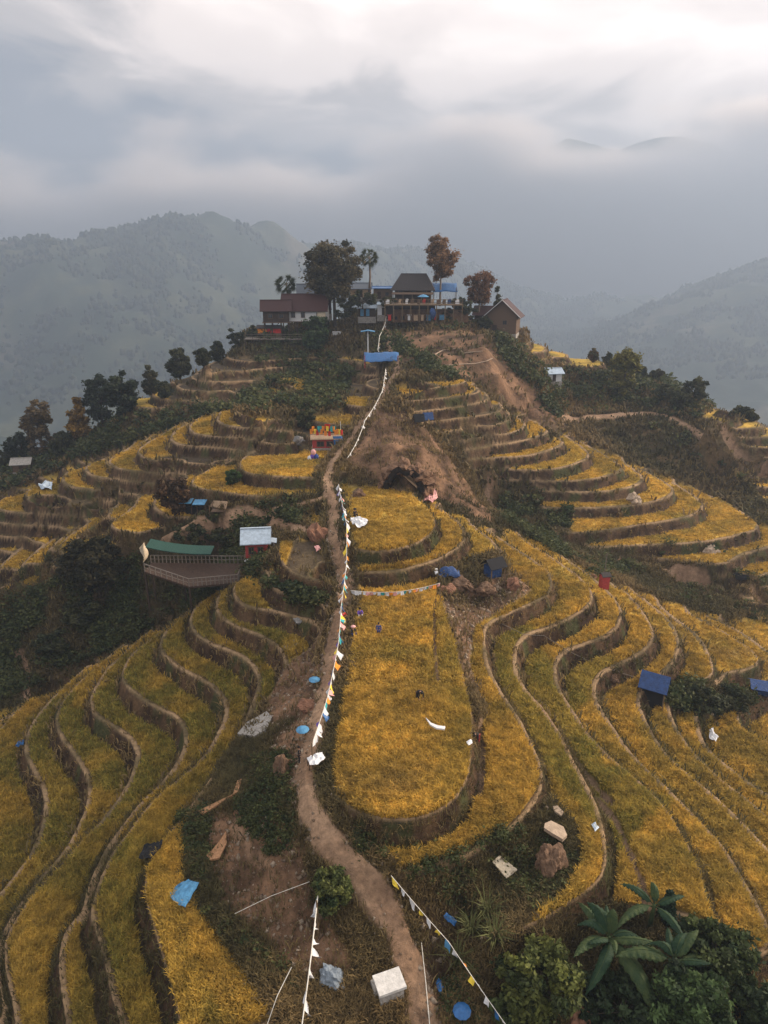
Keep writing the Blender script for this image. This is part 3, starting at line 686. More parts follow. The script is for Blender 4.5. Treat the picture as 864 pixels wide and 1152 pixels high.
# colours
MT = dict(
 wood_dark=mat('dark_timber', (.045,.030,.022), .8, (9, .4)), wood=mat('weathered_timber', (.105,.066,.042), .85, (8, .4)), bamboo=mat('bamboo_pole', (.13,.088,.05), .7, (12, .3)),
 greywood=mat('grey_timber', (.15,.125,.105), .85, (10, .35)), plank=mat('orange_plank', (.30,.16,.08), .8, (9, .35)),
 roof_dark=mat('dark_roof_tile', (.040,.033,.032), .75, (14, .4), bump=(22, .6)), roof_red=mat('maroon_roof_sheet', (.042,.014,.012), .6, (10, .3), bump=(20, .4)),
 roof_grey=mat('slate_grey_sheet', (.10,.115,.14), .6, (8, .25)), tin=mat('pale_tin_sheet', (.33,.40,.47), .45, (3, .25), spec=.5), white=mat('white_plaster', (.50,.50,.50), .85, (5, .12)),
 whitecloth=mat('white_cloth', (.58,.58,.59), .9, (4, .1)), blue=mat('blue_tarpaulin', (.010,.085,.24), .45, (3, .3), spec=.45, bump=(5, .7)), skyblue=mat('light_blue_tarpaulin', (.07,.21,.36), .5, (3, .3), bump=(5, .7)),
 navy=mat('navy_tarpaulin', (.02,.05,.14), .5, (4, .4), bump=(5, .6)), teal=mat('teal_cloth', (.04,.30,.32), .8), black=mat('black_cloth', (.012,.012,.014), .8), red=mat('red_cloth', (.45,.03,.025), .8),
 redpaint=mat('red_painted_board', (.33,.045,.04), .7, (6, .3)), orange=mat('orange_cloth', (.70,.24,.03), .8), yellow=mat('yellow_cloth', (.75,.55,.06), .8), green=mat('green_cloth', (.05,.28,.09), .8),
 greennet=mat('green_net_roof', (.018,.055,.042), .7, (7, .4), bump=(12, .6)), pink=mat('pink_cloth', (.62,.32,.30), .85), purple=mat('purple_cloth', (.13,.07,.33), .8), jean=mat('blue_cotton', (.03,.06,.20), .9),
 skin=mat('skin_tone', (.33,.19,.12), .6, (5, .1)), hair=mat('black_hair', (.012,.010,.010), .6), glass=mat('window_glass', (.02,.025,.03), .12, spec=.6),
 stone=mat('grey_stone', (.20,.19,.18), .9, (2.5, .35), bump=(5, .8)), bluestone=mat('blue_grey_stone', (.17,.20,.23), .9, (2.5, .3), bump=(5, .8)), brownstone=mat('brown_boulder', (.13,.078,.048), .92, (2, .4), bump=(4, 1)), redstone=mat('reddish_stone', (.19,.095,.058), .92, (2, .35), bump=(4, 1)),
 palestone=mat('pale_tan_stone', (.33,.25,.18), .9, (2, .25), bump=(4, .7)), concrete=mat('pale_concrete', (.50,.48,.45), .9, (3, .22), bump=(9, .35)), slab=mat('cement_wall', (.27,.25,.225), .9, (3, .3), bump=(8, .5)),
 rope=mat('pale_rope', (.60,.57,.50), .9), matting=mat('pale_bamboo_matting', (.48,.40,.29), .85, (6, .3)), floorboard=mat('brown_floorboards', (.050,.030,.02), .85, (5, .35)), deepblue=mat('deep_blue_sheet', (.012,.045,.15), .5, (3, .35), spec=.4, bump=(7, .7)),
 bark=mat('tree_bark', (.07,.052,.038), .9, (6, .4)), palebark=mat('pale_tree_bark', (.17,.13,.10), .9, (6, .35)), tan=mat('tan_canvas', (.36,.25,.16), .85, (4, .25)), earth=mat('clay_bank', (.15,.085,.05), .95, (1.5, .35), bump=(3, 1)),
 cave=mat('dark_cave_earth', (.018,.013,.010), .95, (2, .4), bump=(3, 1)))
# ---------------------------------------------------------------- kinds of thing
def gable_roof(mb, w, d, z, rise, over=.5, th=.12, along='x', c=(0, 0)):
    """two pitched slabs with thickness; the ridge runs along x or y"""
    if along == 'y': w, d = d, w
    hw, hd = w/2+over, d/2+over; k = rise/(d/2); ze = z-over*k; zr = z+rise
    for sgn in (-1, 1):
        P = [(-hw, sgn*hd, ze), (hw, sgn*hd, ze), (hw, 0, zr), (-hw, 0, zr)]
        if along == 'y': P = [(y, x, q) for x, y, q in P]
        P = [(x+c[0], y+c[1], q) for x, y, q in P]; Q = [(x, y, q+th) for x, y, q in P]
        mb.add(P+Q, [(0,1,2,3),(4,7,6,5),(0,4,5,1),(1,5,6,2),(2,6,7,3),(3,7,4,0)])
    return mb
def hip_roof(mb, w, d, z, rise, over=.8, th=.12, ridge=.6):
    hw, hd = w/2+over, d/2+over; k = rise/(d/2); ze = z-over*k; zr = z+rise; rl = w/2*ridge
    P = [(-hw,-hd,ze),(hw,-hd,ze),(hw,hd,ze),(-hw,hd,ze),(-rl,0,zr),(rl,0,zr)]; n = 6
    return mb.add(P+[(x,y,q-th) for x,y,q in P], [(0,1,5,4),(1,2,5),(2,3,4,5),(3,0,4),(n,n+4,n+5,n+1),(n+1,n+5,n+2),(n+2,n+5,n+4,n+3),(n+3,n+4,n),(0,n,n+1,1),(1,n+1,n+2,2),(2,n+2,n+3,3),(3,n+3,n,0)])
def house(name, label, loc, rz, w, d, hw, rise, wall, roof, along='x', stilts=0, over=.6, openings=(), group=None, cat='house', base=None, post=None, hip=0):
    """walls with gables, roof, posts below; openings: (kind, x centre, z bottom, width, height) on the front (-y) side"""
    t = thing(name, label, cat, loc, rz, group); z0 = stilts
    m = MB().box((0, 0, z0+hw/2), (w, d, hw))
    if along == 'x': 
        for sx in (-1, 1): m.add([(sx*w/2, -d/2, z0+hw), (sx*w/2, d/2, z0+hw), (sx*w/2, 0, z0+hw+rise)]+[(sx*(w/2-.1), y, q) for y, q in ((-d/2, z0+hw), (d/2, z0+hw), (0, z0+hw+rise))], [(0,1,2),(5,4,3),(0,2,5,3),(1,4,5,2)])
    else:
        for sy in (-1, 1): m.add([(-w/2, sy*d/2, z0+hw), (w/2, sy*d/2, z0+hw), (0, sy*d/2, z0+hw+rise)]+[(x, sy*(d/2-.1), q) for x, q in ((-w/2, z0+hw), (w/2, z0+hw), (0, z0+hw+rise))], [(0,1,2),(5,4,3),(0,2,5,3),(1,4,5,2)])
    if hip: m = MB().box((0, 0, z0+hw/2), (w, d, hw))
    m.build('wall', wall, t)
    r = (hip_roof(MB(), w, d, z0+hw+.14, rise, over, ridge=hip) if hip else gable_roof(MB(), w, d, z0+hw+.02, rise, over, along=along)).build('roof', roof, t)
    rg = MB(); L_ = (w/2*hip if hip else (w if along == 'x' else d)/2+over)
    rg.box((0, 0, z0+hw+rise+.16), ((2*L_, .28, .12) if along == 'x' else (.28, 2*L_, .12))); rg.build('ridge_cap', roof, r)
    for kind, x, z, ow, oh in openings:
        if kind == 'door':
            o = MB().box((x, -d/2-.04, z0+z+oh/2), (ow, .08, oh)).build('door', MT['wood_dark'], t)
            MB().box((x+ow*.36, -d/2-.11, z0+z+oh*.5), (.06, .06, .16)).build('handle', MT['stone'], o)
        else:
            o = MB()
            for xx, zz, a, b in ((x, z+oh, ow+.2, .1), (x, z, ow+.2, .1), (x-ow/2, z+oh/2, .1, oh), (x+ow/2, z+oh/2, .1, oh), (x, z+oh/2, .06, oh)): o.box((xx, -d/2-.05, z0+zz), (a, .1, b))
            o = o.build('window', MT['wood'], t)
            MB().box((x, -d/2-.02, z0+z+oh/2), (ow, .04, oh)).build('pane', MT['glass'], o)
    if stilts > .3:
        for x in (-w/2+.2, -w/6, w/6, w/2-.2):
            for y in (-d/2+.2, d/2-.2): MB().box((x, y, stilts/2-.6), (.22, .22, stilts+1.2)).build('post', post or MT['wood_dark'], t)
        MB().box((0, 0, stilts-.08), (w+.5, d+.5, .16)).build('floor_platform', MT['wood'], t)
    else: MB().box((0, 0, -.75), (w+.2, d+.2, 1.5)).build('foundation', base or MT['slab'], t)
    return t
def make_tree(name, label, cat, loc, h, cw, ch, base_col, tip_col, leaf=.3, n_leaf=9000, trunk_r=None, bare=.35, clumps=34, seed=1, group=None, bark='bark', flat=.75, shape='round', lean=(0, 0)):
    """tapered trunk with limbs reaching every leaf clump; crown of separate leaves in uneven clumps"""
    rs = np.random.default_rng(seed); t = thing(name, label, cat, loc, rs.random()*6, group)
    clumps = int(clumps*1.9); n_leaf = int(n_leaf*1.7); r0 = trunk_r or h*.028; cz = h-ch/2
    cs = []
    while len(cs) < clumps:
        p = rs.uniform(-1, 1, 3); q = np.linalg.norm(p)
        if q > 1 or q < .35: continue
        if shape == 'cone' and np.hypot(p[0], p[1]) > .95*(1-p[2])/2+.12: continue
        if shape == 'vase' and np.hypot(p[0], p[1]) > .45+.5*(p[2]+1)/2: continue
        if rs.random() < .12: p = p*1.18
        cs.append((p[0]*cw/2+lean[0]*h, p[1]*cw/2+lean[1]*h, cz+p[2]*ch/2))
    cs = np.array(cs); rd = (cw+ch)/2*rs.uniform(.06, .15, len(cs))
    k = rs.random(len(cs))[:, None]; cols = np.array(base_col)*(1-k)+np.array(tip_col)*k
    v, f, c = leaf_cloud(cs, rd, max(12, n_leaf//clumps), leaf, cols, flat=.8, var=.45)
    o = fast_mesh('crown', v, f, M_LEAF, t); coloured(o, c)
    m = MB(); top = Vector((lean[0]*h*.8, lean[1]*h*.8, h*.82)); fork = h*bare
    m.tube([(0, 0, -.5), (0, 0, h*.02), (lean[0]*fork+.02*h*rs.uniform(-1, 1), .02*h*rs.uniform(-1, 1), fork), tuple(top*.8), tuple(top)], [r0*1.5, r0*1.1, r0*.8, r0*.45, r0*.15], 8)
    for q in cs[::max(1, len(cs)//16)]:
        q = Vector(q); s0 = Vector((lean[0]*fork, lean[1]*fork, fork+(h*.35)*rs.random())); mid = s0.lerp(q, .5)+Vector((0, 0, h*.03))
        m.tube([s0, mid, q], [r0*.42, r0*.26, r0*.08], 5)
    m.build('trunk', MT[bark], t, True)
    return t
def make_palm(name, label, loc, h, cr, seed=1, group=None):
    """fan palm: straight trunk, a ball of stiff fan leaves"""
    rs = random.Random(seed); t = thing(name, label, 'palm tree', loc, 0, group)
    MB().tube([(0,0,-.5),(0.03*h,0,h*.4),(.02*h,0,h*.75),(0,0,h-cr*.9)], [h*.03, h*.022, h*.02, h*.022], 8).build('trunk', MT['palebark'], t, True)
    V, Fc, Cc = [], [], []; c0 = Vector((0, 0, h-cr))
    for i in range(27):
        fl = rs.uniform(.6, 1.15); a = i*2.39996+rs.uniform(-.3,.3); el = math.asin(max(-1, min(1, -.9+1.85*(i/27))))
        d = Vector((math.cos(a)*math.cos(el), math.sin(a)*math.cos(el), math.sin(el))); hub = c0+d*cr*.55; s = d.orthogonal().normalized(); u = d.cross(s)
        for k in range(11):
            b = -1.15+2.3*k/10; q = (d*math.cos(b)+s*math.sin(b)); tip = hub+q*cr*.68*fl*rs.uniform(.8,1.1)+Vector((0,0,-.10*cr)); m = hub+q*cr*.3*fl; n_ = u*cr*.05
            o = len(V); V += [hub, m+n_, tip, m-n_]; Fc.append((o, o+1, o+2, o+3)); g = rs.uniform(.6, 1.3); Cc += [(.045*g, .055*g, .022*g)]*4
        o = len(V); V += [c0+u*.05, hub+u*.04, hub-u*.04, c0-u*.05]; Fc.append((o, o+1, o+2, o+3)); Cc += [(.10,.09,.04)]*4
    o = fast_mesh('crown', np.array([tuple(v) for v in V]), np.array(Fc), M_LEAF, t); coloured(o, np.array(Cc))
    return t
def make_person(label, loc, rz, pose='stand', top='red', legs='black', hat=None, s=1.0, group=None):
    t = thing('person', label, 'person', loc, rz, group); t.scale = (s, s, s)
    hip, chest, neck, head = (0,0,.92), (0,0,1.28), (0,0,1.47), (0,-.01,1.62)
    kn = [(-.11,-.02,.5), (.11,.02,.5)]; ft = [(-.12,.02,.06), (.12,.02,.06)]; toe = [(-.13,-.14,.04), (.13,-.14,.04)]
    sh = [(-.19,0,1.42), (.19,0,1.42)]; el = [(-.26,-.03,1.14), (.26,-.03,1.14)]; ha = [(-.25,-.14,.90), (.25,-.14,.90)]
    if pose == 'walk': kn = [(-.11,-.2,.52),(.11,.1,.5)]; ft = [(-.12,-.22,.08),(.12,.34,.12)]; toe = [(-.12,-.38,.05),(.12,.22,.05)]
    if pose == 'bend':
        chest, neck, head = (0,-.28,1.14), (0,-.46,1.18), (0,-.60,1.17)
        sh = [(-.19,-.42,1.15),(.19,-.42,1.15)]; el = [(-.24,-.50,.88),(.24,-.50,.88)]; ha = [(-.16,-.60,.62),(.16,-.60,.62)]
    if pose == 'sit':
        hip, chest, neck, head = (0,0,.22), (0,-.04,.58), (0,-.05,.76), (0,-.09,.92)
        kn = [(-.16,-.38,.46),(.16,-.38,.46)]; ft = [(-.16,-.44,.06),(.16,-.44,.06)]; toe = [(-.16,-.58,.04),(.16,-.58,.04)]
        sh = [(-.19,-.05,.72),(.19,-.05,.72)]; el = [(-.26,-.20,.48),(.26,-.20,.48)]; ha = [(-.12,-.38,.46),(.12,-.38,.46)]
    h2 = tuple(Vector(head)+(Vector(head)-Vector(neck)).normalized()*.11)
    V = [hip, chest, neck, head, h2]; E = [(0,1),(1,2),(2,3),(3,4)]; Rr = [.13,.145,.055,.095,.06]
    for k in (0, 1):
        x = -.09 if k == 0 else .09; hh = (hip[0]+x, hip[1], hip[2]-.06); b = len(V)
        hd = tuple(Vector(ha[k])+(Vector(ha[k])-Vector(el[k])).normalized()*.09)
        V += [hh, kn[k], ft[k], toe[k], sh[k], el[k], ha[k], hd]; E += [(0,b),(b,b+1),(b+1,b+2),(b+2,b+3),(1,b+4),(b+4,b+5),(b+5,b+6),(b+6,b+7)]; Rr += [.095,.062,.045,.04,.06,.045,.032,.035]
    skin('body', V, E, Rr, MT['skin'], t)
    v = [hip, chest, tuple(Vector(neck)*.8+Vector(chest)*.2)]; e = [(0,1),(1,2)]; r = [.155,.17,.08]
    for k in (0, 1): b = len(v); v += [sh[k], el[k], tuple(Vector(ha[k])*.85+Vector(el[k])*.15)]; e += [(1,b),(b,b+1),(b+1,b+2)]; r += [.078,.062,.05]
    skin('jacket', v, e, r, MT[top], t)
    v = [tuple(Vector(hip)+Vector((0,0,.02)))]; e = []; r = [.15]
    for k in (0, 1):
        x = -.09 if k == 0 else .09; b = len(v); v += [(hip[0]+x, hip[1], hip[2]-.07), kn[k], ft[k]]; e += [(0,b),(b,b+1),(b+1,b+2)]; r += [.11,.082,.062]
    skin('trousers', v, e, r, MT[legs], t)
    hc = Vector(head)+(Vector(head)-Vector(neck)).normalized()*.05
    if hat: 
        m = MB().tube([hc+Vector((0,0,.05)), hc+Vector((0,0,.10)), hc+Vector((0,0,.22))], [.26,.20,.03], 14); m.build('hat', MT[hat], t, True)
    else: MB().blob(hc+Vector((0,.03,.03)), (.108,.118,.115), .05, 3).build('hair', MT['hair'], t, True)
    f_ = (Vector(head)-Vector(neck)).normalized(); fwd = Vector((0,-1,0)) if pose != 'bend' else Vector((0,-.3,-1)).normalized()
    e_ = MB()
    for sx in (-.035, .035): e_.blob(Vector(head)+f_*.04+fwd*.092+Vector((sx,0,0)), (.014,.010,.010), 0, 1, 1)
    e_.build('eyes', MT['hair'], t)
    return t
def flag_line(label, pts, n, cols, size, sag=.6, group=None, name='prayer_flag_line', tri=False, seed=1, rope_r=.025, gap=0, wind=.5):
    """a sagging rope with every flag a piece of its own"""
    rs = random.Random(seed); t = thing(name, label, 'flag line', pts[0], 0, group); o = pts[0]
    P = []
    for a, b in zip(pts[:-1], pts[1:]):
        L_ = (b-a).length
        for k in range(12):
            u = k/12; P.append(a.lerp(b, u)-o-Vector((0, 0, sag*4*u*(1-u)*L_/12)))
    P.append(pts[-1]-o)
    MB().tube(P, rope_r, 5).build('rope', MT['rope'], t, True)
    acc = [0]
    for a, b in zip(P[:-1], P[1:]): acc.append(acc[-1]+(b-a).length)
    for i in range(n):
        s_ = acc[-1]*(i+.5+rs.uniform(-.25, .25))/n
        if gap and s_/acc[-1] < gap: continue
        k = max(j for j in range(len(acc)-1) if acc[j] <= s_); q = P[k].lerp(P[k+1], (s_-acc[k])/max(acc[k+1]-acc[k], 1e-6)); d = (P[k+1]-P[k]).normalized()
        w = size*rs.uniform(.75, 1.15); h = w*rs.uniform(.9, 1.3)*(1.5 if tri else 1); wd = Vector((rs.uniform(-wind, wind), rs.uniform(-wind, wind), -1)).normalized(); sd_ = d.cross(wd).normalized(); ph = rs.random()*6
        def fn(u, v_, w=w, h=h, wd=wd, sd_=sd_, ph=ph, d=d):
            ww = w*(u-.5)*((1-v_*.92) if tri else 1)
            return q+d*ww+wd*h*v_+sd_*(.16*h*v_*math.sin(ph+u*4+v_*2.5))
        c = cols[i % len(cols)] if rs.random() < .75 else rs.choice(cols)
        MB().sheet(fn, 4, 4, .006).build('flag', MT[c], t, True)
    return t
# ---------------------------------------------------------------- the village on the summit
def m_at(px, py): p = place(px, py); return p, mpp(p)
VG = 'houses of the hilltop village'
def zat(px, py, Y):
    """height of the sight line through a photo pixel at forward distance Y, with its x"""
    d = ray(px, py); t = Y/d[1]; return Vector((d[0]*t, Y, CAMZ+d[2]*t))
def vil(px, py_base, Y): return zat(px, py_base, Y)
p = vil(312, 376, 172); k = mpp(p)
t = house('wooden_house', 'dark wooden house with brown-red roof at the outer edge of the hilltop village', p, .12, 6.2, 5, 3.0, 1.9, MT['wood_dark'], MT['roof_red'], 'x', 3.0, .7, [('window', -1.4, .9, 1, 1), ('window', 1.2, .9, 1, 1)], VG)
deck = thing('viewing_deck', 'dark timber viewing deck on posts below the white-walled house', 'deck', vil(311, 381, 168))
MB().box((0, 0, 0), (15, 3.6, .25)).build('floor', MT['greywood'], deck)
for x in np.linspace(-7.2, 7.2, 9): MB().box((x, -1.6, -1.4), (.2, .2, 2.8)).build('post', MT['wood_dark'], deck); MB().box((x, -1.7, .6), (.1, .1, 1.1)).build('baluster', MT['wood_dark'], deck)
for z in (.6, 1.15): MB().box((0, -1.7, z), (14.6, .08, .08)).build('rail', MT['greywood'], deck)
for nm, lb, px_, c_, w_ in (('market_stall', 'small stall with red cloth sides under the brown-red roofed house', 309, 'red', 3.4), ('food_stall', 'small orange boarded stall at the outer end of the timber deck', 296, 'orange', 2.2)):
    s = thing(nm, lb, 'stall', vil(px_, 379, 171)); MB().box((0, 0, 1.2), (w_, 1.6, 1.6)).build('cloth_side', MT[c_], s); gable_roof(MB(), w_, 1.8, 2.2, .5, .3).build('roof', MT['roof_dark'], s); MB().box((0, -.9, .5), (w_, .3, .9)).build('counter', MT['wood'], s)
p = vil(345, 376, 174)
t = house('white_house', 'white-walled house with long maroon roof on dark stilts beside the big tree', p, -.06, 10.6, 6, 2.9, 3.2, MT['white'], MT['roof_red'], 'x', 3.3, .6, [('window', -2.6, .9, .9, 1.2), ('window', -.2, .9, .9, 1.2), ('door', 3.6, 0, 1.1, 2.1)], VG)
MB().box((4.3, -3.15, 4.7), (2.0, .12, 2.4)).build('wall_panel', MT['matting'], t)
p = vil(355, 352, 184)
house('dark_house', 'large dark slate-roofed house behind the maroon-roofed white house', p, .1, 8, 7, 4, 3.0, MT['wood_dark'], MT['roof_grey'], 'x', 0, .7, [('window', 0, 1.5, 1, 1)], VG)
p = vil(406, 334, 190)
house('low_house', 'low grey-roofed shelter behind the single slender palm', p, 0, 5.4, 4, 2.2, 1.2, MT['tan'], MT['roof_grey'], 'x', 0, .4, [('door', 0, 0, 1, 1.8)], VG)
p = vil(431, 336, 188)
house('blue_roof_shelter', 'long shelter with thin blue roof just before the main timber hall', p, 0, 5, 3.5, 2.6, .35, MT['wood'], MT['blue'], 'x', 0, .4, [('door', -1, 0, .9, 1.8), ('window', 1, .8, .9, .9)], VG)
p = vil(413, 356, 175)
k1 = house('kiosk', 'little kiosk with pale blue roof and blue curtain left of the white shed', p, 0, 4.2, 2.6, 2.1, .5, MT['wood_dark'], MT['tin'], 'x', 0, .35, [], 'kiosks beside the summit path', 'kiosk')
for x in (-1.2, .2): MB().box((x, -1.36, 1.0), (.8, .08, 1.6)).build('curtain', MT['skyblue'], k1)
p = vil(430.5, 354, 174)
k2 = house('kiosk', 'small white-boarded shed at the top end of the flag-lined path', p, 0, 2.5, 2, 2.4, .45, MT['whitecloth'], MT['tin'], 'x', 0, .2, [('door', .2, 0, .8, 1.7)], 'kiosks beside the summit path', 'kiosk')
t = MB().box((0,0,.7), (1.9,1.2,1.2)).box((0,0,1.36),(2.1,1.4,.12)).build('white_crate', MT['white']); tag(t, 'white cabinet standing alone below the big dark tree', 'cabinet', None, vil(379, 380, 170))
# main timber hall
p = vil(465, 341, 183)
t = house('timber_hall', 'big dark timber hall with tiled roof, highest building of the village', p, -.10, 9.0, 6.6, 4.1, 2.9, MT['wood_dark'], MT['roof_dark'], 'x', 0, 1.1, [('window', -3, 2.7, 1.1, 1.0), ('window', 0, 2.7, 1.1, 1.0), ('window', 2.9, 2.7, 1.1, 1.0), ('door', -1.5, 0, 1.3, 2.0), ('door', 2.4, 0, 1.3, 2.0)], VG, hip=.72)
gable_roof(MB(), 9.8, 2.0, 2.35, .35, .2, c=(0, -4.3)).build('porch_roof', MT['wood'], t)
for x in (-4.6, -2.3, 0, 2.3, 4.6): MB().box((x, -5.2, 1.1), (.16, .16, 2.4)).build('post', MT['bamboo'], t)
dk = thing('bamboo_terrace', 'long bamboo terrace with stalls below it in front of the timber hall', 'terrace', vil(476, 344, 170))
MB().box((0, 0, .3), (18.6, 5.5, .25)).build('floor', MT['bamboo'], dk)
for x in np.linspace(-9.1, 9.1, 10):
    MB().box((x, -2.6, -1.7), (.22, .22, 3.8)).build('post', MT['bamboo'], dk); MB().box((x, -2.65, .95), (.1, .1, 1.1)).build('baluster', MT['bamboo'], dk)
for z in (.85, 1.5): MB().box((0, -2.65, z), (18.6, .09, .09)).build('rail', MT['bamboo'], dk)
MB().box((-3, 1.5, -1.5), (12, .3, 3.4)).build('back_wall', MT['wood_dark'], dk)
MB().box((2, 2.5, -2.4), (18, 3, 3)).build('earth_bank', MT['earth'], dk)
rs = random.Random(4)
for i in range(9):
    c_ = rs.choice(['whitecloth','red','tan','black','pink','skyblue']); x = -8+i*1.55; q = MB().box((0, 0, .5), (rs.uniform(.5, 1.1), .7, rs.uniform(.7, 1.3))).box((0, 0, 1.2), (1.2, .8, .06)).build('goods_table', MT[c_])
    tag(q, ['white-covered', 'red-covered', 'tan-covered', 'black-covered', 'pink-covered', 'blue-covered'][['whitecloth','red','tan','black','pink','skyblue'].index(c_)]+' small table of goods under the bamboo terrace', 'table', 'goods tables under the bamboo terrace', vil(476, 344, 170)+Vector((x, -1.6, -3.2)))
aw = thing('blue_awning', 'bright blue awning right of the timber hall beneath the bare tree', 'awning', vil(500, 338, 181))
MB().sheet(lambda u, v: ((u-.5)*6.2, (v-.5)*3.4, 2.2+2.0*v-.1*math.sin(u*9)), 8, 6, .05).build('canopy', MT['blue'], aw, True)
for x in (-2.8, 2.8):
    for y in (-1.4, 1.4): MB().box((x, y, 1.5), (.12, .12, 3.4)).build('post', MT['bamboo'], aw)
def umbrella(label, loc, mt, r, h, name='parasol', group=None, tilt=0, rz=0):
    t = thing(name, label, 'umbrella', loc, rz, group); v = []; f = []; n = 10
    m = MB(); P = [(0,0,h)]+[(r*math.cos(6.2832*i/n)*(.55), r*math.sin(6.2832*i/n)*.55, h-r*.14) for i in range(n)]+[(r*math.cos(6.2832*i/n), r*math.sin(6.2832*i/n), h-r*.42) for i in range(n)]
    f = [(0, 1+i, 1+(i+1) % n) for i in range(n)]+[(1+i, 1+n+i, 1+n+(i+1) % n, 1+(i+1) % n) for i in range(n)]
    m.add(P, f); m.add([(x, y, z-.03) for x, y, z in P], [tuple(reversed(q)) for q in f]); c = m.build('canopy', MT[mt], t, True)
    MB().tube([(0,0,-.1),(0,0,h-.02)], .03, 6).build('pole', MT['greywood'], t); c.rotation_euler = (tilt, 0, 0); return t
umbrella('pale blue parasol standing on the bamboo terrace', vil(476, 344, 168.6)+Vector((0,0,.4)), 'skyblue', 1.35, 2.2)
tg = MB().blob((0,0,.9), (.9,.7,1.3), .3, 5).build('covered_bundle', MT['navy'], None, True); tag(tg, 'dark blue covered bundle leaning under the bamboo terrace', 'bundle', None, vil(487, 357, 167))
p = vil(566, 374, 176)
t = house('gabled_house', 'brown gabled house with white roof edge standing alone at the village end', p, -.30, 7.2, 8, 4.6, 3.2, MT['wood'], MT['roof_red'], 'y', 0, 1.0, [('window', .8, 2.2, 1.0, 1.0), ('door', -1.6, 0, 1.1, 2.1)], VG)
bb = MB()
for sx in (-1, 1): bb.tube([(0, -5.02, 7.98), (sx*4.6, -5.02, 3.9)], .09, 4)
bb.build('barge_board', MT['white'], t)
MB().box((-5.2, 2, 2.2), (4.2, 5, 4.2)).build('side_wing', MT['wood_dark'], t); gable_roof(MB(), 4.4, 5, 4.35, 1.8, .5, c=(-5.2, 2)).build('wing_roof', MT['roof_red'], t)
# canopies on the path below
cp = thing('post_canopy', 'small blue canopy high on a white post above the big tarpaulin', 'canopy', vil(414, 398, 148))
MB().box((0, 0, 2.3), (.28, .28, 5.0)).build('post', MT['white'], cp); MB().sheet(lambda u, v: ((u-.5)*3, (v-.5)*2, 4.9-.25*abs(u-.5)*2), 4, 3, .1).build('canopy', MT['skyblue'], cp)
tp = thing('tarpaulin_shelter', 'wide bright blue tarpaulin shelter across the upper path', 'shelter', vil(429, 411, 144)); 
MB().sheet(lambda u, v: ((u-.5)*7.2, (v-.5)*3.0, 1.0+1.5*v-.10*math.sin(u*6.3)+.06*math.sin(u*23)), 12, 5, .05).build('canopy', MT['blue'], tp, True)
for x in (-3.4, 3.4):
    for y in (-1.4, 1.4): MB().box((x, y, .9), (.12, .12, 2.6)).build('post', MT['redpaint'], tp)
bs = MB().blob((0,0,.6), (1.2,1,1), .3, 8).build('covered_stack', MT['black'], None, True); tag(bs, 'black covered stack beside the wide blue tarpaulin shelter', 'stack', None, vil(465, 404, 146))
# shrine hut with bright flags
p, k = m_at(367, 502)
hu = house('flag_hut', 'low wooden hut with blue tarpaulin end under bright garlands beside the path', p, .08, 4.4, 2.4, 1.5, .35, MT['redpaint'], MT['tan'], 'x', 0, .3, [('window', -.9, .3, 1.1, .8), ('window', .6, .3, 1.0, .8)], None, 'hut')
MB().sheet(lambda u, v: (1.1+1.5*u+.25*v, -1.36-.35*v, 1.95-1.6*v), 5, 5, .04).build('tarpaulin', MT['blue'], hu, True)
rs = random.Random(11)
for i in range(16):
    c_ = ['orange','orange','yellow','red','teal','orange'][i % 6]; x = -2.3+i*.32; q = MB(); z = 1.9+rs.uniform(0, .9)
    q.sheet(lambda u, v, x=x, z=z: (x+(u-.5)*.42, -1.0+.12*math.sin(u*5+x)+rs.uniform(0, .02), z+.8*v), 3, 3, .02).build('garland', MT[c_], hu)
for c_, x, z in (('red', .3, 3.0), ('teal', -.9, 2.7), ('teal', 1.2, 2.7)): MB().sheet(lambda u, v: (x+(u-.5)*.9, -.3+.2*math.sin(u*4), z+.7*v), 3, 3, .02).build('banner', MT[c_], hu)
MB().tube([(2.4,.2,0),(2.4,.2,4)], .04, 6).build('flag_pole', MT['white'], hu)
p, _ = m_at(352, 517)
bg = thing('luggage_pile', 'blue and purple sacks piled on golden rice below the flag hut', 'sacks', p); 
for i, (c_, x, z) in enumerate((('purple', 0, .45), ('jean', .5, .4), ('pink', .1, 1.15), ('whitecloth', -.45, .15))): MB().blob((x, 0, z), (.42,.4,.5), .2, i).build('sack', MT[c_], bg, True)
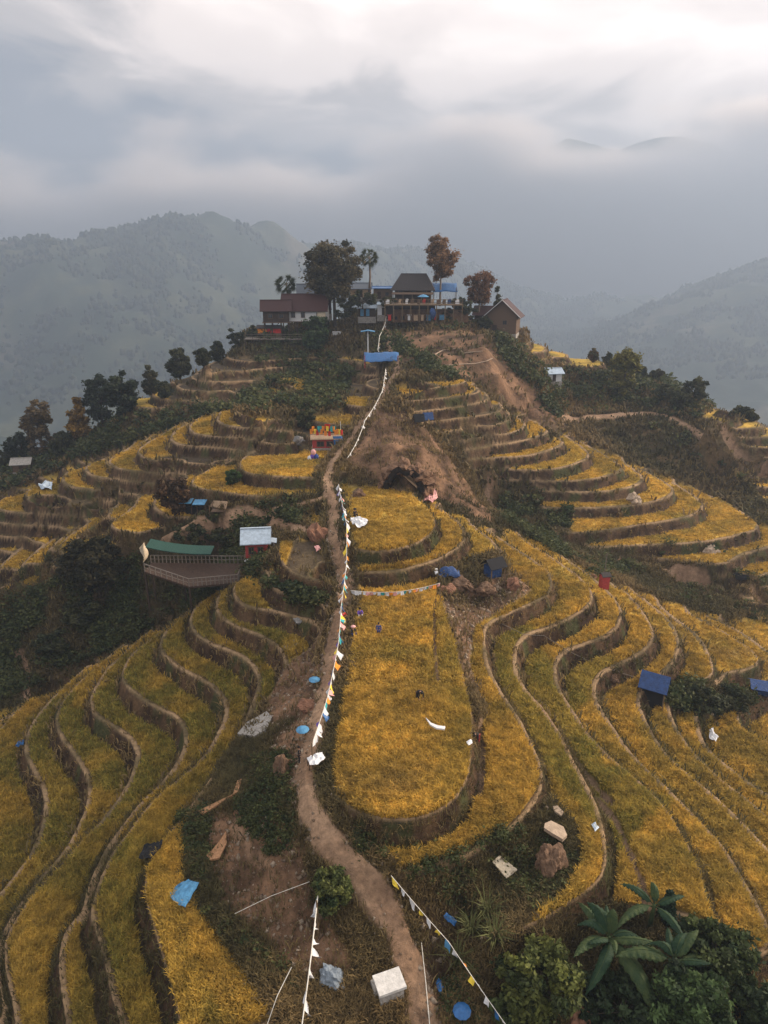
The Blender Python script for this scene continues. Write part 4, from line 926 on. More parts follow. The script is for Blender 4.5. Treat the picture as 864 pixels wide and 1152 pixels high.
ROCKS = [ # px, py(base), width px, height px, material, label
 (335, 499, 15, 11, 'stone', 'grey rock beside the hut with bright garlands'),
 (714, 565, 16, 12, 'palestone', 'pale rock jutting from a terrace wall of the far slope'),
 (799, 622, 17, 11, 'palestone', 'yellowish rock at the joint of two far terrace walls'),
 (617, 980, 34, 42, 'brownstone', 'large brown boulder beneath a pale flat slab'),
 (374, 1103, 25, 22, 'bluestone', 'blue-grey rock below the white pennant rope'),
 (385, 1113, 9, 9, 'bluestone', 'small grey stone touching the blue-grey rock'),
 (546, 1059, 11, 9, 'palestone', 'small pale stone right of the blue bag'),
 (651, 1151, 34, 24, 'redstone', 'reddish boulder under the banana leaves'),
 (357, 607, 22, 20, 'redstone', 'rounded reddish boulder above the pink cloth by the path'),
 (520, 660, 26, 14, 'brownstone', 'brown outcrop at the end of the short bunting line'),
 (545, 668, 22, 16, 'brownstone', 'brown outcrop below the small navy tent'),
 (577, 660, 16, 14, 'redstone', 'reddish rock on the bank right of the navy tent'),
 (404, 558, 14, 9, 'brownstone', 'brown rock above the round upper field'),
 (505, 665, 18, 9, 'redstone', 'low reddish rock behind the bunting line'),
 (335, 700, 9, 6, 'stone', 'grey stone half buried in the tall earth wall'),
 (362, 673, 7, 6, 'palestone', 'small pale stone on the hedge-lined terrace'),
 (347, 797, 22, 12, 'redstone', 'reddish outcrop between the two blue parasols'),
 (318, 870, 24, 30, 'brownstone', 'brown outcrop left of the path bend'),
 (266, 917, 7, 8, 'redstone', 'small reddish stone by the curved footway'),
 (668, 650, 8, 5, 'redstone', 'little red stone below the pole hut'),
 (690, 765, 10, 8, 'brownstone', 'brown stone at the foot of a curved terrace wall'),
]
for i, (x, y, w_, h_, m_, lb) in enumerate(ROCKS):
    p = place(x, y); k = mpp(p); r = w_*k/2; hh = h_*k*.62
    o = MB().blob((0, 0, hh*.35), (r*1.1, r*1.0, hh), .7, i+20, 3).build('boulder' if w_ > 20 else 'rock', MT[m_], None, False); tag(o, lb, 'rock', None, p, i*1.3)
def slab(name, label, cat, poly, mt, th=.10, lift=.35, group=None):
    """a slab or, in soft stuff, a crumpled sheet seen with these photo corners, lying on the ground"""
    if mt in ('skyblue','black','blue','whitecloth','pink','tin') and 'trough' not in cat:
        q = [above(a, b, lift) for a, b in poly]; c = sum(q, Vector())/len(q); b_ = bmesh.new()
        rim = [b_.verts.new(p-c) for p in q]; mid = b_.verts.new((0, 0, lift*.25))
        for i in range(len(rim)): b_.faces.new((rim[i], rim[(i+1) % len(rim)], mid))
        bmesh.ops.recalc_face_normals(b_, faces=b_.faces)
        bmesh.ops.subdivide_edges(b_, edges=b_.edges[:], cuts=4, use_grid_fill=True); sz = max((p-c).length for p in q)
        for v in b_.verts:
            g = v.co; n1 = float(vnoise(np.array([g.x/sz*3.1]), np.array([g.y/sz*3.1+c.x]), 1)[0])-.5; n2 = 1-abs(float(vnoise(np.array([g.x/sz*7+g.y/sz*3]), np.array([g.y/sz*7+c.y]), 1, 3)[0])-.5)*4
            v.co += Vector((n1*.16*sz, -n1*.12*sz, n1*.32*sz+n2*.07*sz))
        bmesh.ops.solidify(b_, geom=b_.faces[:], thickness=.03)
        me = bpy.data.meshes.new(name); b_.to_mesh(me); b_.free(); me.materials.append(MT[mt]); o = bpy.data.objects.new(name, me); COL.objects.link(o); tag(o, label, cat, group, c); return o
    q = [above(a, b, lift) for a, b in poly]; c = sum(q, Vector())/len(q); n = len(q)
    v = [p-c for p in q]; v = v+[p-Vector((0,0,th)) for p in v]
    o = MB().add(v, [tuple(range(n)), tuple(range(2*n-1, n-1, -1))]+[((i+1) % n, i, i+n, (i+1) % n+n) for i in range(n)]).build(name, MT[mt]); tag(o, label, cat, group, c)
    return o
slab('stone_slab', 'pale flat slab resting on the large brown boulder', 'slab', [(613,926),(620,923),(634,930),(638,939),(633,944),(621,937),(612,931)], 'palestone', .25, 1.0)
slab('stone_slab', 'smaller pale slab just above the boulder slab', 'slab', [(622,907),(627,906),(634,913),(631,917),(624,912)], 'palestone', .15, .5)
slab('matting_sheet', 'pale ridged matting sheet lying on the dark bank left of the boulder', 'sheet', [(554,969),(562,962),(582,978),(570,988)], 'matting', .08, .5)
slab('timber_board', 'long brown board on the scree beside the curved footway', 'board', [(223,912),(262,893),(267,878),(272,876),(268,890),(228,916)], 'plank', .15, .4)
slab('timber_board', 'short brown board tip on the dark bank below the long board', 'board', [(232,962),(245,950),(254,935),(255,948),(247,965),(236,967)], 'plank', .15, .4)
slab('cement_slab', 'grey cement slab at the top of the brown scree', 'slab', [(267,825),(278,812),(300,800),(306,806),(300,820),(286,828)], 'slab', .3, .4)
slab('cement_slab', 'broken cement slab under the tall earth wall', 'slab', [(318,726),(332,719),(336,724),(324,732)], 'slab', .2, .3)
slab('tarpaulin_sheet', 'creased light blue tarpaulin on the terrace edge near the dark scree', 'tarpaulin', [(191,1005),(196,998),(212,990),(224,994),(216,1008),(208,1022),(193,1012)], 'skyblue', .12, .5)
slab('tarpaulin_sheet', 'black tarpaulin with brown end at the terrace edge above the light blue one', 'tarpaulin', [(155,966),(163,950),(176,948),(182,946),(182,951),(170,966)], 'black', .15, .5)
slab('tarpaulin_sheet', 'small bright blue tarpaulin on the outermost left terrace edge', 'tarpaulin', [(17,841),(19,836),(27,832),(26,837),(19,842)], 'blue', .1, .5)
slab('boat_shaped_sheet', 'curved white trough lying in the big golden field', 'trough', [(479,807),(485,813),(493,816),(501,817),(500,820),(491,819),(484,815)], 'whitecloth', .12, .75)
slab('cloth_sheet', 'white blue-edged cloth spread over a table beside the path bend', 'cloth', [(345,853),(355,848),(362,847),(366,853),(356,861),(348,861)], 'whitecloth', .08, .9)
slab('cloth_sheet', 'white cloth bundle spread on the edge of the round upper field', 'cloth', [(394,583),(402,582),(414,586),(411,591),(402,593),(395,589)], 'whitecloth', .12, .8)
slab('cloth_sheet', 'white sheet leaning beside the cave mouth', 'cloth', [(468,536),(474,534),(480,542),(477,546),(471,542)], 'whitecloth', .10, .7)
slab('pink_rug', 'pale pink rug on the rock below the cave mouth', 'rug', [(476,552),(486,549),(493,560),(485,567),(474,561)], 'pink', .10, .4)
slab('cave_beam', 'tan timber beam lying across the cave mouth', 'beam', [(450,530),(453,528),(472,545),(469,547)], 'tan', .3, 1.0)
slab('cloth_sheet', 'pink cloth in front of the rounded reddish boulder', 'cloth', [(353,615),(358,613),(361,617),(356,620)], 'pink', .1, .4)
slab('tarpaulin_sheet', 'black tarpaulin caught on a far terrace edge beside the yellowish rock', 'tarpaulin', [(824,646),(830,644),(842,649),(838,654),(828,653)], 'black', .2, .6)
slab('white_tub_cover', 'blue-white covered tub on the far left golden terrace', 'tub', [(43,545),(50,542),(59,543),(58,549),(46,549)], 'tin', .3, .6)
slab('tarpaulin_roof', 'tan canvas roof beside the two small blue awnings', 'canopy', [(236,569),(240,563),(256,564),(254,572)], 'tan', .12, 1.6)
slab('blue_bag', 'bright blue bag lying on dry grass above the small pale stone', 'bag', [(499,1030),(503,1026),(514,1036),(512,1042),(503,1037)], 'blue', .35, .6)
slab('blue_cloth', 'crumpled blue cloth on the bank between path and flag rope', 'cloth', [(490,1105),(494,1100),(500,1110),(495,1118)], 'blue', .2, .4)
slab('plastic_sheet', 'small white plastic heap on the edge of a right-hand terrace', 'sheet', [(797,822),(801,819),(808,829),(806,835),(799,830)], 'whitecloth', .3, .6)
slab('plastic_sheet', 'small pale blue plastic heap beside the debris line', 'sheet', [(665,927),(670,925),(674,931),(669,936)], 'tin', .3, .5)
slab('white_sack', 'white sack on the path edge beside the bending person in black', 'sack', [(525,834),(529,832),(532,836),(527,839)], 'whitecloth', .3, .6)
# concrete plinth near the camera
p = place(438, 1118); bl = thing('concrete_plinth', 'white-topped concrete plinth at the side of the near path', 'plinth', p, math.radians(20))
MB().box((0, 0, .30), (1.35, .95, 1.0)).build('base', MT['slab'], bl); MB().box((0, 0, .90), (1.55, 1.2, .18)).build('top_slab', MT['concrete'], bl); MB().box((-.5, .35, .15), (.7, .7, .8)).build('side_block', MT['slab'], bl)
# tents and little huts on the terraces
def tarp_hut(label, px, py, w, d, h, rz, roofm, wallm, name='tarpaulin_hut', open_=True, group='tarpaulin huts on the terraces'):
    p = place(px, py); t = thing(name, label, 'hut', p, rz, group)
    gable_roof(MB(), w, d, h, h*.45, .25, .05).build('roof', MT[roofm], t); MB().box((0, d*.1, h*.45), (w*.9, d*.75, h*.95)).build('wall', MT[wallm], t)
    for x in (-w/2, w/2): MB().box((x, -d/2, h/2), (.1, .1, h)).build('post', MT['bamboo'], t)
    return t
tarp_hut('navy-roofed hut in the curve of the right-hand terraces', 733, 792, 2.3, 1.7, 2.5, -.55, 'deepblue', 'black')
tarp_hut('dark navy tent on the rocky bank beyond the bunting line', 555, 648, 1.8, 1.6, 1.5, .5, 'black', 'navy')
tarp_hut('low blue hut half hidden by bushes beyond the near terraces', 858, 780, 2.6, 1.8, 1.1, -.3, 'deepblue', 'navy')
t = thing('tarpaulin_heap', 'dark teal tarpaulin heap with white edges at the end of the bunting line', 'tarpaulin', place(504, 648))
MB().sheet(lambda u, v: ((u-.5)*2.6, (v-.5)*1.6, .3+.9*math.sin(u*3.14)*math.sin(v*3.14)+.12*math.sin(u*14+v*7)), 10, 8, .05).build('sheet', MT['navy'], t, True); MB().sheet(lambda u, v: (-1.5+.35*u, (v-.5)*1.2, .5+.25*math.sin(v*7)), 4, 6, .04).build('white_edge', MT['whitecloth'], t, True)
p = place(679, 661); t = thing('pole_hut', 'tiny red hut with tall thin pole on the slope silhouette', 'hut', p, .2); MB().box((0,0,.8), (.95,.9,1.8)).build('wall', MT['redpaint'], t); gable_roof(MB(), 1, 1, 1.75, .3, .12, .05).build('roof', MT['roof_dark'], t); MB().tube([(0,.2,1.5),(.05,.2,4.6)], .05, 6).build('pole', MT['greywood'], t)
p = place(219, 578); t = thing('blue_awning', 'pair of small pale blue awnings beside the brown tree', 'awning', p)
for x, y in ((-1.0, 0), (1.0, -.5)): MB().box((x, y, 1.9), (1.7, 1.7, .08), 0, .12).build('canopy', MT['skyblue'], t)
for x in (-1.7, -.3, .5, 1.7): MB().box((x, -.3, .9), (.09,.09,1.9)).build('post', MT['wood'], t)
MB().box((0, .2, .5), (2.2, 1, .9)).build('counter', MT['black'], t)
p = place(246, 578); t = thing('canopy_frame', 'brown timber frame under the tan canvas roof', 'frame', p); 
for x in (-1, 1):
    for y in (-.8, .8): MB().box((x, y, .7), (.1,.1,1.5)).build('post', MT['wood'], t)
MB().box((0,0,.5), (1.8,1.2,.08)).build('shelf', MT['wood'], t)
# red house with tin roof and covered footbridge
p = place(290, 630); k = mpp(p)
t = house('red_pavilion', 'small red pavilion with pale tin roof at the end of the footbridge', p+Vector((0,0,.5)), .12, 2.6, 2.4, 2.3, .95, MT['redpaint'], MT['tin'], 'x', .35, .55, [('window', -.6, .5, .6, .9), ('window', .5, .5, .6, .9)], None, 'pavilion')
MB().box((0, -1.5, .25), (2.9, .9, .14)).build('white_step', MT['white'], t); MB().box((1.9, .2, 2.0), (1.1, 1.5, .07), 0, 0, .2).build('side_roof', MT['tin'], t); MB().box((2.1, -.3, 1.0), (.08,.08,2.0)).build('side_post', MT['white'], t)
A = above(170, 632, 0); Yb = p[1]-1.5
a0, a1 = zat(170, 633, Yb+3), zat(277, 634, Yb+1.0); b0, b1 = zat(163, 643, Yb-2.5), zat(268, 655, Yb-3.2); bm_ = zat(213, 660, Yb-4.4)
br = thing('covered_footbridge', 'timber footbridge with green roof and pale railings over the gully', 'footbridge', a0)
def strip(mb, P, Q, th):
    n = len(P); v = [x-a0 for x in P]+[x-a0 for x in Q]; v += [x-Vector((0,0,th)) for x in v]; f = []
    for i in range(n-1): f += [(i, i+1, n+i+1, n+i), (2*n+i, 3*n+i, 3*n+i+1, 2*n+i+1), (i, 2*n+i, 2*n+i+1, i+1), (n+i, n+i+1, 3*n+i+1, 3*n+i)]
    return mb.add(v, f)
back = [a0.lerp(a1, u) for u in np.linspace(0, 1, 7)]; front = [b0, b0.lerp(bm_, .5), bm_, bm_.lerp(b1, .35), bm_.lerp(b1, .7), b1, b1.lerp(a1, .3)]
strip(MB(), back, front, .25).build('deck_floor', MT['floorboard'], br)
for row in (back, front):
    m = MB(); m.tube([q-a0+Vector((0,0,1.0)) for q in row], .06, 5); m.tube([q-a0+Vector((0,0,.5)) for q in row], .04, 5); m.build('rail', MT['greywood'], br)
    bal = MB()
    for i in range(len(row)-1):
        for u in (0, .25, .5, .75):
            q = row[i].lerp(row[i+1], u)-a0; bal.box(q+Vector((0,0,.5)), (.09,.09,1.05)); 
    bal.build('balustrade', MT['greywood'], br)
for q in back[::2]+front[::2]: MB().box(q-a0+Vector((0,0,-2.6)), (.2,.2,5.2)).build('support_post', MT['wood_dark'], br)
strip(MB(), [q+Vector((0,.9,2.0+.9*(1-i/3.5)**2*(i<4))) for i, q in enumerate(back[:5])], [q+Vector((0,-1.2,1.75+.9*(1-i/3.5)**2*(i<4))) for i, q in enumerate(back[:5])], .1).build('roof', MT['greennet'], br)
MB().sheet(lambda u, v: (-.7+.2*math.sin(v*5), (u-.5)*1.8, .4+2.0*v), 4, 5, .05).build('end_screen', MT['matting'], br)
# far cabins and tubs
for px_, py_, w_, rm, lb in ((55, 508, 3.6, 'tin', 'small white-roofed cabin among the dark trees of the far slope'), (77, 487, 4.6, 'roof_red', 'red-roofed cabin behind the white-roofed one'), (27, 532, 3.4, 'slab', 'grey-roofed cabin lowest on the far wooded slope'), (620, 431, 3.6, 'tin', 'white-roofed cabin below the row of right-hand skyline terraces')):
    p = place(px_, py_); house('cabin', lb, p+Vector((0,0,.6)), .2, w_, 2.8, 1.9, .8, MT['white'] if px_ > 600 else MT['wood'], MT[rm], 'x', 0, .5, [('door', 0, 0, .8, 1.6)], 'cabins on the far slopes', 'cabin')
for px_, py_, c_, lb in ((471, 476, 'black', 'black tent on the upper right terraces'), (481, 474, 'navy', 'navy tent next to the black tent')):
    p = place(px_, py_); t = thing('tent', lb, 'tent', p, .2, 'small tents on the upper terraces'); gable_roof(MB(), 1.6, 1.4, .5, 1.0, .1, .04).build('fly_sheet', MT[c_], t); MB().tube([(-.8,0,0),(-.8,0,1.5)], .04, 5).build('pole', MT['bamboo'], t)
# parasols, furniture by the path
umbrella('light blue parasol at the lower end of the long flag line', place(341, 833), 'skyblue', .5, 1.2, group='blue parasols by the path')
umbrella('light blue parasol beside the path above the other blue one', place(354, 771), 'skyblue', .5, .8, group='blue parasols by the path')
u_ = umbrella('deep blue parasol at the edge of the near bank', place(519, 1150), 'blue', .5, 1.1)
t = thing('folding_table', 'low table holding the white cloth beside the path bend', 'table', place(355, 862), .35); MB().box((0,0,.55), (1.1,.6,.05)).build('tabletop', MT['wood'], t)
for x in (-.5, .5):
    for y in (-.25, .25): MB().box((x, y, .27), (.05,.05,.54)).build('leg', MT['wood_dark'], t)
# people
GP = None
make_person('person in black bending among the rice of the big field', place(470, 789), .4, 'bend', 'black', 'black')
make_person('person in blue jacket standing in the upper part of the big field', place(426, 714)+Vector((0,0,-.3)), 0, 'stand', 'jean', 'jean', None, .9)
make_person('person in black walking on the earth path right of the big field', place(537, 837), -.6, 'bend', 'black', 'redpaint')
make_person('person in black standing beside the blue parasol', place(337, 858), 1.5, 'stand', 'black', 'black', None, .8)
make_person('person in dark clothes with pink scarf sitting on the field edge by the path', place(397, 715), .5, 'sit', 'black', 'jean', 'pink')
make_person('person in red jacket sitting beside the flag-lined path', place(386, 697), 1, 'sit', 'red', 'black')
make_person('person in purple sitting by the path under the short bunting', place(405, 694), .2, 'sit', 'purple', 'whitecloth')
make_person('person in dark blue leaning on the path beside the flag line', place(386, 583), 1.2, 'sit', 'jean', 'black')
make_person('person in black hat seated above the white cloth bundle', place(399, 581), .6, 'sit', 'black', 'black', 'black')
make_person('person in black at the cave mouth beside the white sheet', place(479, 549), .3, 'bend', 'black', 'black')
rs = random.Random(31)
for i in range(12):
    x = -8.2+i*1.45+rs.uniform(-.3, .3); c_ = rs.choice(['tan','whitecloth','red','wood','jean','orange','greywood','navy']); nm_ = {'tan':'tan','whitecloth':'white','red':'red','wood':'brown','jean':'dark blue','orange':'orange','greywood':'grey','navy':'navy'}[c_]
    o = MB().box((0,0,.4), (rs.uniform(.5,1),.6,rs.uniform(.6,1.1))).box((.1,0,.9), (.5,.5,.35), .3).build('crate', MT[c_]); tag(o, nm_+' crate on the bamboo terrace before the timber hall', 'crate', 'crates on the bamboo terrace', vil(476, 344, 170)+Vector((x, rs.uniform(-1.5, 1.5), .45)))
# flag poles and flag lines
MIX = ['whitecloth','whitecloth','blue','yellow','whitecloth','pink','jean','whitecloth','teal']
L1 = [above(x, y, h) for x, y, h in ((381, 545, 3.4), (390, 590, 3.0), (390, 632, 3.0), (384, 680, 2.8), (381, 722, 2.6), (369, 782, 2.4), (352, 834, 2.0))]
flag_line('long line of coloured prayer flags down the middle path past the round field', L1, 96, ['whitecloth','blue','whitecloth','purple','whitecloth','yellow','whitecloth','pink','whitecloth','orange','teal'], .60, .25, 'flag lines strung along the ridge', wind=.8)
L2 = [above(x, y, h) for x, y, h in ((434, 415, 2.6), (430, 440, 2.4), (411, 472, 2.4), (400, 500, 2.2), (391, 515, 2.0))]
flag_line('white flag line beside the path above the garland hut', L2, 44, ['whitecloth','whitecloth','whitecloth','tan'], .42, .3, 'flag lines strung along the ridge', seed=3, rope_r=.05, wind=.9)
L3 = [above(x, y, h) for x, y, h in ((435, 342, 3), (434, 362, 2.5), (427, 378, 2.0), (425, 394, 1.6))]
flag_line('white flag line climbing the last bank to the summit', L3, 26, ['whitecloth','whitecloth','tan'], .5, .2, 'flag lines strung along the ridge', seed=4, rope_r=.08, wind=.9)
L4 = [above(394, 664, 1.6), above(445, 666, 1.3), above(495, 656, 1.6)]
flag_line('short bunting of small pale flags across the top of the big field', L4, 24, ['whitecloth','whitecloth','teal','whitecloth','orange','pink'], .36, .3, 'flag lines strung along the ridge', seed=5, wind=.3, name='bunting')
L5 = [above(358, 1003, 2.6), above(350, 1075, 2.8), above(338, 1165, 3.0)]
flag_line('rope of long white pennants in front of the round bush', L5, 9, ['whitecloth'], .50, .2, 'flag lines near the camera', tri=True, seed=6, rope_r=.035, name='pennant_rope', wind=.8)
L6 = [above(440, 985, 1.0), above(505, 1060, 2.4), above(585, 1175, 3.4)]
flag_line('rope of blue, white, yellow and red flags over the near bank', L6, 15, ['blue','whitecloth','whitecloth','yellow','whitecloth','yellow','skyblue','whitecloth','orange','yellow','red','whitecloth'], .42, .15, 'flag lines near the camera', seed=8, rope_r=.02, wind=.5)
def cord(label, pts, r, mt='rope', nm='cord'):
    o = pts[0]; q = MB().tube([x-o for x in pts], r, 5).build(nm, MT[mt]); tag(q, label, 'cord', None, o)
cord('thin white cord running down beside the pennant rope', [above(328, 1088, 2.0), above(312, 1120, 2.0), above(298, 1160, 2.2)], .02)
cord('thin pale cord slanting across the dark scree to the round bush', [above(264, 1028, .8), above(305, 1008, 1.2), above(348, 992, 1.6)], .014)
cord('pale cord hanging along the right side of the near path', [above(474, 1060, .4), above(479, 1105, .5), above(484, 1160, .6)], .022)
cord('white pipe running across the curved right-hand terrace walls', [above(x, y, .25) for x, y in ((565, 702), (590, 714), (612, 715), (640, 733), (660, 742), (690, 754), (715, 762))], .03, 'greywood', 'water_pipe')
cord('white-topped stone edging of the small bare terraces below the gabled house', [above(x, y, .2) for x, y in ((489, 399), (498, 394), (517, 392), (521, 397), (533, 396), (543, 395))], .12, 'palestone', 'stone_edging')
cord('lower pale stone edging of the small bare terraces below the gabled house', [above(x, y, .2) for x, y in ((500, 411), (515, 410), (535, 409), (548, 406), (554, 403))], .12, 'palestone', 'stone_edging')
for (x, y, h, lb) in ((381, 549, 3.5, 'top end of the long coloured flag line'), (394, 668, 1.8, 'path end of the short pale bunting'), (495, 664, 1.8, 'rock end of the short pale bunting'), (434, 417, 2.8, 'shelter end of the white flag line'), (352, 838, 2.2, 'parasol end of the long coloured flag line'), (358, 1012, 2.8, 'bush end of the white pennant rope')):
    g = place(x, y+h/ mpp(place(x, y))*.8); q = MB().tube([(0,0,-.3),(0,0,h)], .05, 6).build('flag_pole', MT['bamboo']); tag(q, 'bamboo pole at the '+lb, 'pole', 'poles of the flag lines', g)
# cave in the knoll
p = place(455, 549); cv = thing('cave_mouth', 'dark cave mouth dug into the rocky knoll above the round field', 'cave', p+Vector((0,.6,0)), -.15); cv.scale = (1.15, 1.15, 1.25)
m = MB(); nseg = 13
ring = lambda k, y, s: [(-2.0*s*math.cos(math.pi*i/(nseg-1))*(1+.12*math.sin(i*2.3)), y, 2.1*s*math.sin(math.pi*i/(nseg-1))*(1+.15*math.sin(i*1.7))-.2) for i in range(nseg)]
v = ring(0, -1.0, 1.25)+ring(1, -1.15, .98)+ring(2, .4, .8)+ring(3, 2.2, .3); f = []
for a in range(3): f += [(a*nseg+i, a*nseg+i+1, (a+1)*nseg+i+1, (a+1)*nseg+i) for i in range(nseg-1)]
f.append(tuple(3*nseg+i for i in range(nseg))); m.add(v, f); m.build('hollow', MT['cave'], cv, True)
m = MB()
for i in range(11):
    a = math.pi*i/10; m.blob((-2.7*math.cos(a), .5+.3*math.sin(i*3), 2.45*math.sin(a)-.3), (1.0+.3*math.sin(i*5),1.5,.75+.25*math.sin(i*4)), .8, i, 2)
m.build('rock_rim', MT['earth'], cv)
# ---------------------------------------------------------------- trees, palms, shrubs
DG, DG2 = (.024,.032,.015), (.068,.066,.028)
AU, AU2 = (.13,.072,.036), (.26,.145,.07)
TS = 'trees on the hilltop'
make_tree('broadleaf_tree', 'largest tree of the hilltop, broad dark crown beside the white house', 'tree', vil(377, 371, 176), 21, 13, 14, (.032,.033,.017), (.11,.085,.04), .34, 16000, .45, .3, 60, 3, TS)
make_tree('shrub_mass', 'green creeper-covered bush below the white house', 'bush', vil(357, 402, 166), 9.5, 6.5, 9, (.022,.040,.018), (.055,.085,.030), .35, 5000, .2, .1, 26, 13)
make_tree('bare_crowned_tree', 'tall autumn-brown tree right of the timber hall', 'tree', vil(495, 342, 180), 16, 8.5, 9.6, AU, AU2, .26, 8200, .25, .4, 34, 5, TS, 'palebark')
make_tree('bare_crowned_tree', 'rust-brown spreading tree between timber hall and gabled house', 'tree', vil(538, 360, 178), 11.2, 8.6, 7.2, AU, (.15,.07,.035), .24, 6800, .22, .3, 46, 6, TS, 'palebark', shape='vase')
make_tree('slender_conifer', 'thin dark conifer behind the gabled house', 'tree', vil(558, 356, 182), 7, 2.4, 5.5, DG, DG2, .25, 1200, .12, .3, 14, 7, None, shape='cone')
make_palm('fan_palm', 'slender fan palm with round crown behind the low grey shelter', vil(415, 333, 188), 12.0, 2.5, 2, 'fan palms of the village')
make_palm('fan_palm', 'fan palm rising behind the brown-red roofed house', vil(323, 352, 178), 9.4, 2.6, 3, 'fan palms of the village')
rs = random.Random(21)
VT = 'bushes around the village'
for i, (x, y, h_, w_, lb) in enumerate(((298, 392, 5, 5, 'dark bush under the outer end of the timber deck'), (285, 388, 4.5, 4, 'dark bush at the left foot of the deck'), (268, 394, 5, 4.5, 'round dark bush on the ridge below the deck'), (437, 347, 2.5, 4, 'low dark bush under the blue-roofed shelter'), (408, 345, 3.6, 7, 'dark hedge bush between kiosk and palm'), (388, 360, 5, 5, 'dark bush right of the big tree trunk'), (525, 358, 4, 5, 'olive bush at the foot of the rust-brown tree'), (516, 350, 3.2, 3.4, 'dark bush at the end of the bamboo terrace'), (545, 372, 3.4, 4, 'dark bush left of the gabled house'), (505, 362, 3, 7, 'green bush below the bamboo terrace'))):
    make_tree('bush', lb, 'bush', vil(x, y, 172), h_, w_, h_*.9, DG, (.06,.062,.025), .3, 1500, .12, .1, 14, 30+i, VT)
SL = 'trees along the left ridge'
for i, (x, y, h_, w_, lb, c1, c2, sh) in enumerate((
 (203, 424, 34, 24, 'dark upright tree on the left ridge skyline', DG, DG2, 'round'), (171, 438, 32, 20, 'smaller dark tree left of the upright ridge tree', DG, (.07,.06,.03), 'cone'),
 (140, 468, 50, 34, 'right-hand of the two big dark trees on the left ridge', (.012,.020,.012), (.032,.042,.02), 'round'), (116, 470, 54, 34, 'left-hand of the two big dark trees on the left ridge', (.012,.020,.012), (.032,.042,.02), 'round'),
 (91, 486, 58, 26, 'yellowing tree beside the big dark trees', (.13,.075,.018), (.24,.14,.03), 'cone'), (48, 494, 58, 32, 'brownish tree behind the white-roofed cabin', (.07,.05,.025), (.15,.10,.045), 'round'),
 (28, 516, 36, 32, 'dark tree in front of the brownish tree', (.012,.020,.012), (.03,.04,.02), 'round'), (10, 520, 24, 18, 'dark tree lowest on the far left slope', DG, DG2, 'round'),
 (229, 412, 20, 14, 'small bushy tree on the upper left ridge', DG, DG2, 'round'), (245, 404, 22, 14, 'bushy tree on the ridge just below the deck bushes', DG, DG2, 'round'), (72, 512, 26, 26, 'low dark tree right of the white-roofed cabin', DG, DG2, 'round'), (185, 448, 18, 16, 'low dark tree at the golden terrace of the ridge', DG, DG2, 'round'))):
    p = place(x, y); k = mpp(p); make_tree('ridge_tree', lb, 'tree', p, h_*k, w_*k, h_*k*.95, c1, c2, .36, 4200, None, .2, 26, 50+i, SL, shape=sh)
SR = 'trees along the right ridge'
for i, (x, y, h_, w_, lb, c1, c2) in enumerate((
 (667, 408, 14, 10, 'small round tree, first on the right skyline terrace', AU, DG2), (683, 410, 15, 13, 'small spreading tree next to the first skyline tree', DG, DG2), (709, 418, 22, 16, 'brown tree above the bamboo clump', (.06,.045,.02), (.12,.08,.035)),
 (721, 425, 16, 10, 'dark tree right of the brown one', DG, DG2), (734, 430, 12, 8, 'little tree at the last golden skyline cap', DG, DG2), (741, 430, 14, 9, 'thin tree at the end of the last golden cap', (.05,.04,.02), DG2),
 (780, 455, 28, 26, 'wide dark tree at the end of the wooded ridge', DG, DG2), (763, 462, 22, 20, 'dark bushy tree left of the wide dark tree', DG, DG2), (833, 473, 15, 22, 'flat dark tree on the far right skyline', DG, DG2), (846, 474, 8, 12, 'small tree right of the flat skyline tree', DG, DG2), (748, 452, 20, 22, 'olive tree in the middle of the wooded ridge', DG, (.08,.075,.03)))):
    p = place(x, y); k = mpp(p); make_tree('skyline_tree', lb, 'tree', p, h_*k, w_*k, h_*k*.9, c1, c2, .32, 2600, None, .2, 20, 70+i, SR)
p = place(700, 448); make_tree('bamboo_clump', 'tall yellow-green bamboo clump below the brown skyline tree', 'bamboo', p, 11, 8, 10, (.06,.065,.018), (.17,.15,.035), .4, 4200, .3, .1, 30, 90, shape='vase')
p = place(197, 580); k = mpp(p); make_tree('small_tree', 'round brown-leaved tree beside the two small blue awnings', 'tree', p, 44*k, 32*k, 38*k, (.045,.028,.016), (.11,.06,.028), .28, 3600, None, .15, 28, 91)
p = place(112, 668); k = mpp(p); make_tree('large_tree', 'large dark tree left of the footbridge', 'tree', p, 68*k, 64*k, 56*k, (.016,.018,.009), (.055,.045,.018), .30, 9000, None, .15, 46, 92)
for i, (x, y, h_, w_, lb, c2) in enumerate(((95, 700, 26, 40, 'dark bush below the large dark tree', DG2), (60, 735, 24, 36, 'low dark bush lowest in the left gully', DG2), (250, 607, 14, 40, 'dark bush behind the footbridge railing', DG2), (215, 606, 16, 36, 'dark bush above the green bridge roof', DG2), (330, 666, 12, 30, 'dark green hedge on the narrow terrace', (.03,.05,.02)), (262, 545, 16, 16, 'green bush at the edge of the left golden field', (.05,.09,.025)), (345, 482, 22, 22, 'pale green bush behind the garland hut', (.10,.10,.04)), (790, 800, 26, 42, 'dark bush in the gully right of the terraces', DG2), (825, 795, 22, 40, 'dark bush beside the low blue hut', DG2), (775, 785, 18, 26, 'smaller bush at the left end of the gully', DG2))):
    p = place(x, y); k = mpp(p); make_tree('bush', lb, 'bush', p, h_*k, w_*k, h_*k*.95, DG, c2, .2, 3000, None, .08, 22, 100+i, 'bushes in the gullies')
